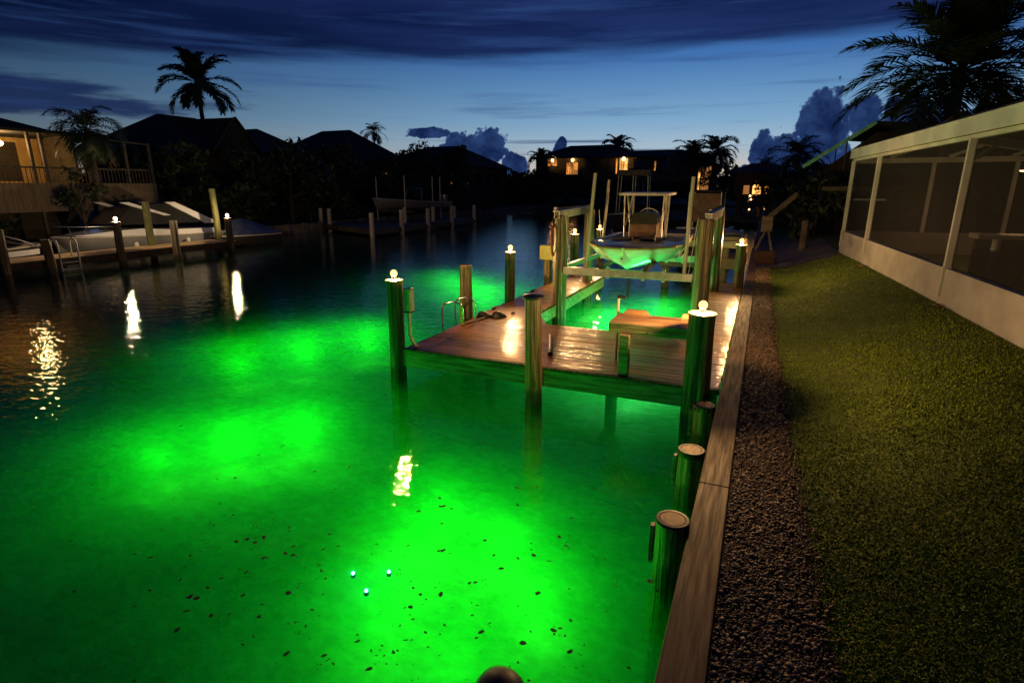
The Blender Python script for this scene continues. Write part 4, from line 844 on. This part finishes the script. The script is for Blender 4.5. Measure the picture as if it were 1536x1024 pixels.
# stair rail with newel
t = thing('stair_rail', 'wooden stair newel with sloping handrail on an A frame foot', 'stair rail', (.2, 22, .1))
g = MB(); g.box(.0, .36, 21.9, 22.2, 1.06, 1.62); g.build('newel', 'greytimber', t, bevel=.02)
g = MB(); g.bar((.2, 22.05, 1.56), (1.02, 22.35, 2.36), .12, .14); g.build('handrail', 'greytimber', t)
for a in (-.12, .42): g = MB(); g.bar((.13 if a < 0 else .25, 22.05, 1.07), (a, 22.05, .38), .07, .07, (0, 1, 0)); g.build('leg', 'greytimber', t)
g = MB(); g.box(-.16, .56, 21.8, 22.4, -.02, .40); g.build('footing', 'brick', t, bevel=.02)
for x, y, lb in ((1.55, 24.6, 'plain timber post standing beyond the lawn by the dark shrubs'),):
    t = thing('garden_post', lb, 'post', (x, y, .3)); g = MB(); g.tube([(x, y, .2), (x, y, 1.35)], [.15, .13], 12, wob=.04); g.build('post', 'greytimber', t, smooth=True)

# ------------------------------------------------------------------ neighbour lift and boats past our dock
t = thing('timber_platform', 'dark timber platform on piles beyond the boat lift', 'platform', (-1.3, 19, 0))
g = MB(); g.box(-2.9, -.55, 18.4, 20.6, 1.02, 1.14); g.build('top', 'darktimber', t, bevel=.01)
g = MB(); g.box(-2.9, -.55, 18.38, 18.5, .80, 1.0); g.build('beam', 'greytimber', t)
g = MB(); g.box(-2.9, -.35, 18.5, 20.6, .14, .46); g.build('lower_beam', 'darktimber', t)
for x in (-2.7, -1.75, -.95): g = MB(); g.tube([(x, 18.7, -1.9), (x, 18.7, 1.0)], [.13, .12], 10); g.build('pile', 'darktimber', t)
t = thing('dinghy', 'pale blue upturned dinghy resting on the dark timber platform', 'dinghy', (-1.35, 19.2, 1.14))
g = MB(); g.loft([[(x * .95, w * math.cos(q) * .5, .02 + .18 * math.sin(q) * w) for q in [PI * i / 8 for i in range(9)]] for x, w in ((-.9, .35), (-.6, .8), (0, 1), (.5, .85), (.8, .5), (.95, .1))]); g.build('hull', 'bluehull', t, local=True, smooth=True)
t = thing('canopy_boat', 'dark moored boat under a brown canopy past the timber platform', 'boat', (-2.6, 25.5, -.7), rz=R(-2)); hull(6.4, 2.3, 1.3, .3, t, m='black', cock=.4, trim='white')
g = MB(); g.prism([(-.75, 2.4), (.75, 2.4), (.8, 4.4), (-.8, 4.4)], 3.05, 3.15); part(g, 'canopy', 'canvas', bevel=.03)
g = MB(); g.loft([[(-.7, 2.6, 1.7), (.7, 2.6, 1.7)], [(-.65, 2.75, 3.0), (.65, 2.75, 3.0)]]); part(g, 'windscreen', 'browncover', solid=.03)
for x in (-.72, .72):
    for y in (2.5, 4.2): g = MB(); g.tube([(x, y, 1.2), (x * .98, y, 3.06)], .025, 6); part(g, 'canopy_leg', 'galv')
t = thing('tower_boat', 'dark boat with a tall tube tower moored behind the canopied boat', 'boat', (-7.4, 33, -.7), rz=R(4)); hull(8, 2.8, 1.4, .4, t, m='black', cock=.4)
g = MB(); g.box(-1.0, 1.0, 3.2, 4.6, 3.95, 4.3); part(g, 'tower_top', 'greytimber', bevel=.03)
g = MB(); g.box(-.5, .5, 3.3, 4.4, 2.9, 3.0); part(g, 'hard_top', 'greytimber', bevel=.02)
for x in (-.9, 0, .9):
    for y in (3.3, 4.5): g = MB(); g.tube([(x * 1.1, y, 1.4), (x, y, 3.96)], .03, 6); part(g, 'tower_leg', 'galv')
g = MB(); g.tube([(9.0, 70, 0), (9.0, 70, 9.1)], .08, 8); b = None
t = thing('mast_light', 'small red lamp on a thin mast far off on the right', 'mast', (5.4, 60, 0)); g = MB(); g.tube([(5.4, 60, 0), (5.4, 60, 5.9)], .05, 6); g.build('mast', 'greytimber', t); g = MB(); g.ball((5.4, 60, 6.0), .09, 10, 6); g.build('lamp', 'redlamp', t)

# ------------------------------------------------------------------ screened porch on the right
A = Vector((2.48, 21.26, 0)); B = Vector((4.02, -1.2, 0)); dv = (B - A).normalized(); nv = Vector((dv.y, -dv.x, 0))   # nv points to the canal
if nv.x > 0: nv = -nv
def along(s, off=0, z=0): p = A + dv * s + nv * off; return (p.x, p.y, z)
LEN = (B - A).length; S2 = 3.22; S3 = 9.18
t = thing('screened_porch', 'white framed screened porch with stucco knee wall beside the lawn', 'screened porch', (5, 12, .6))
g = MB(); g.bar(along(0, 0, .66), along(LEN, 0, .66), .14, 1.12); g.build('knee_wall', 'stucco', t, bevel=.008)
g = MB(); g.bar(along(-.12, .10, 3.575), along(LEN, .10, 3.575), .05, .27); g.build('fascia', 'white', t, bevel=.006)
g = MB(); g.bar(along(-.12, .03, 3.70), along(LEN, .03, 3.70), .22, .035); g.build('roof_edge', 'white', t, bevel=.006)
g = MB(); g.bar(along(0, 0, 3.40), along(LEN, 0, 3.40), .10, .07); g.build('top_plate', 'white', t)
posts = [.06, S2, S3, S3 + 4.2, S3 + 8.4]
for s in posts:
    g = MB(); g.bar(along(s, .03, .72), along(s, .03, 3.37), .11, .09, (0, 1, 0)); g.build('post', 'white', t, bevel=.005)
    g = MB(); g.bar(along(s, .085, .72), along(s, .085, 1.24), .03, .07, (0, 1, 0)); g.build('post_foot', 'white', t, bevel=.004)
for a, b in zip(posts, posts[1:]):
    g = MB(); g.bar(along(a + .06, 0, 2.3), along(b - .06, 0, 2.3), .006, 2.10); g.build('screen', 'screen', t)
EX = 6.2; EY = 21.35
g = MB(); g.box(2.5, EX + 3, EY, EY + .14, .1, 1.22); g.build('end_knee_wall', 'stucco', t)
g = MB(); g.box(2.56, EX + 3, EY, EY + .12, 3.30, 3.45); g.build('end_plate', 'white', t)
for x in (4.6, 6.6, 8.4): g = MB(); g.box(x - .05, x + .05, EY, EY + .1, 1.22, 3.30); g.build('end_post', 'white', t)
g = MB(); g.bar((2.62, EY - .02, 2.2), (3.5, EY - .02, 2.2), .04, .05); g.build('end_rail', 'white', t)
g = MB(); g.box(2.6, EX + 3, EY + .03, EY + .036, 1.22, 3.30); g.build('screen', 'screen', t)
g = MB(); g.prism([tuple(along(0, -.02)[:2]), tuple(along(LEN, -.02)[:2]), (11, -1.2), (11, EY)], .25, .55); g.build('floor', 'path', t)
g = MB(); g.add([along(-.1, .08, 3.73), along(LEN, .08, 3.73), (9.5, -1.2, 4.15), (9.5, EY + .2, 4.15)], [(0, 1, 2, 3)]); g.build('roof', 'roof', t, solid=.06)
for s in (S3, S3 + 4.2):
    p = along(s, 0, 3.36); g = MB(); g.bar(p, (p[0] + 2.6, p[1] + 2.2, 3.1), .10, .14); g.build('brace', 'white', t, bevel=.006)
    g = MB(); g.bar((p[0] + .05, p[1], 3.05), (p[0] + .45, p[1] + .35, 3.33), .05, .06); g.build('knee_brace', 'white', t)
for x in (3.4, 4.9, 6.4): g = MB(); g.bar((x, EY - .1, 3.46), (x + 1.1, EY - .1, 3.9), .05, .09); g.build('truss_web', 'white', t)
g = MB(); g.box(9.2, 9.4, -1.2, EY, .55, 4.1); g.build('house_wall', 'walldark', t)
l = thing('ceiling_lamp', 'shallow lit lamp hanging inside the screened porch', 'lamp', (5.9, 18.0, 3.0))
g = MB(); g.lathe([(.02, .75), (.02, .16), (.1, .14), (.32, .02), (.34, 0), (.3, .01)], (5.9, 18.0, 2.98), 20); g.build('shade', 'black', l, smooth=True)
g = MB(); g.lathe([(.28, .0), (.26, -.03), (.1, -.05)], (5.9, 18.0, 2.985), 20); g.build('diffuser', 'lanailamp', l, smooth=True); bulb(38, (5.9, 18.0, 2.9), WARM, .1)
l = thing('porch_counter', 'pale counter top on dark supports inside the screened porch', 'counter', (5, 17, .55))
g = MB(); g.box(4.5, 8.6, 15.9, 16.6, 1.46, 1.56); g.build('top', 'white', l, bevel=.01)
g = MB(); g.box(4.6, 8.5, 16.3, 16.5, .55, 1.45); g.build('panel', 'walldark', l)
for x in (4.9, 5.6): g = MB(); g.tube([(x, 16.05, .55), (x, 16.05, 1.45)], .09, 12); g.build('leg', 'white', l)
g = MB(); g.box(4.55, 4.9, 16.0, 16.3, 1.562, 1.58); tag(g.build('paper', 'gel'), 'white sheet of paper lying on the porch counter', 'paper')
# leaves and a stone along the knee wall
for s, lb in ((4.0, 'dry brown leaf lump at the porch wall foot, farther one'), (9.6, 'dry brown leaf lump at the porch wall foot, nearer one')):
    p = along(s, .2, 0); o = MB(); o.ball((p[0], p[1], gz(p[0]) + .02), .07, 9, 6, .45); o.v = [(a + random.uniform(-.02, .02), b + random.uniform(-.02, .02), c) for a, b, c in o.v]; tag(o.build('dry_leaf', 'browncover'), lb, 'leaf', 'dry leaves at the porch wall')
# submerged cable
g = MB(); g.tube([(-4.9, 7.0, -1.05), (-3.6, 6.55, -1.03), (-2.4, 6.15, -1.05), (-1.4, 5.9, -1.03), (-.45, 5.75, -1.05)], .007, 6); tag(g.build('submerged_cable', 'greytimber', smooth=True), 'pale cable running just under the water before the dock', 'cable')

# ------------------------------------------------------------------ underwater lights
def ulight(x, y, z, p, r=.3, col=(.02, 1, .015)):
    l = bpy.data.lights.new('underwater_lamp', 'POINT'); l.energy = p; l.color = col; l.shadow_soft_size = r
    o = bpy.data.objects.new('underwater_lamp', l); COL.objects.link(o); o.location = (x, y, z); return o
t = thing('underwater_light', 'triple underwater lamp glowing cyan in the near green water', 'underwater light', (-2.75, 3.2, -.7))
for x, y in ((-2.90, 3.22), (-2.63, 3.36), (-2.66, 3.09)):
    g = MB(); g.ball((x, y, -.60), .014, 10, 6); g.build('bulb', 'led', t, smooth=True); ulight(x, y, -.585, 1.0, .012, (.1, 1, .8))
    g = MB(); g.lathe([(.02, -.04), (.022, -.025), (.014, -.014)], (x, y, -.60), 10); g.build('socket', 'black', t, smooth=True)
UW = [(-3.3, 5.3, -1.3, 50), (-3.1, 4.4, -1.3, 50), (-2.3, 5.0, -1.3, 52), (-2.9, 3.5, -1.3, 32), (-2.0, 3.4, -1.3, 28), (-1.6, 4.3, -1.3, 36), (-7.7, 4.7, -1.25, 55), (-7.1, 5.5, -1.25, 90), (-6.4, 6.3, -1.25, 95),
      (-10.2, 8.4, -1.25, 95), (-9.5, 9.6, -1.25, 130), (-8.7, 10.9, -1.25, 130), (-8.2, 16.6, -1.2, 180), (-9.6, 17.8, -1.2, 160), (-11, 19, -1.2, 90)]
for x, y, z, p in ((-2.6, 12.1, -1.0, 300), (-2.1, 11.0, -1.05, 130), (-3.3, 14.6, -1.1, 230), (-2.4, 16.5, -1.1, 130)):
    ulight(x, y, z, p, .3, (.09, 1, .19))                 # the lamps under the lift are a little whiter
for x, y, z, p in UW:
    ulight(x, y, z, p)

# ------------------------------------------------------------------ render
sc.render.engine = 'CYCLES'; cy = sc.cycles
cy.use_denoising = True; cy.use_adaptive_sampling = True; cy.adaptive_threshold = .02; cy.adaptive_min_samples = 16
try: cy.denoiser = 'OPENIMAGEDENOISE'
except Exception: pass
cy.max_bounces = 8; cy.diffuse_bounces = 2; cy.glossy_bounces = 3; cy.transmission_bounces = 3; cy.transparent_max_bounces = 12; cy.volume_bounces = 1
cy.sample_clamp_indirect = 4; cy.sample_clamp_direct = 0; cy.caustics_reflective = False; cy.caustics_refractive = False; cy.use_light_tree = True
vs = sc.view_settings; vs.view_transform = 'Standard'; vs.look = 'None'; vs.exposure = 0; vs.gamma = 1
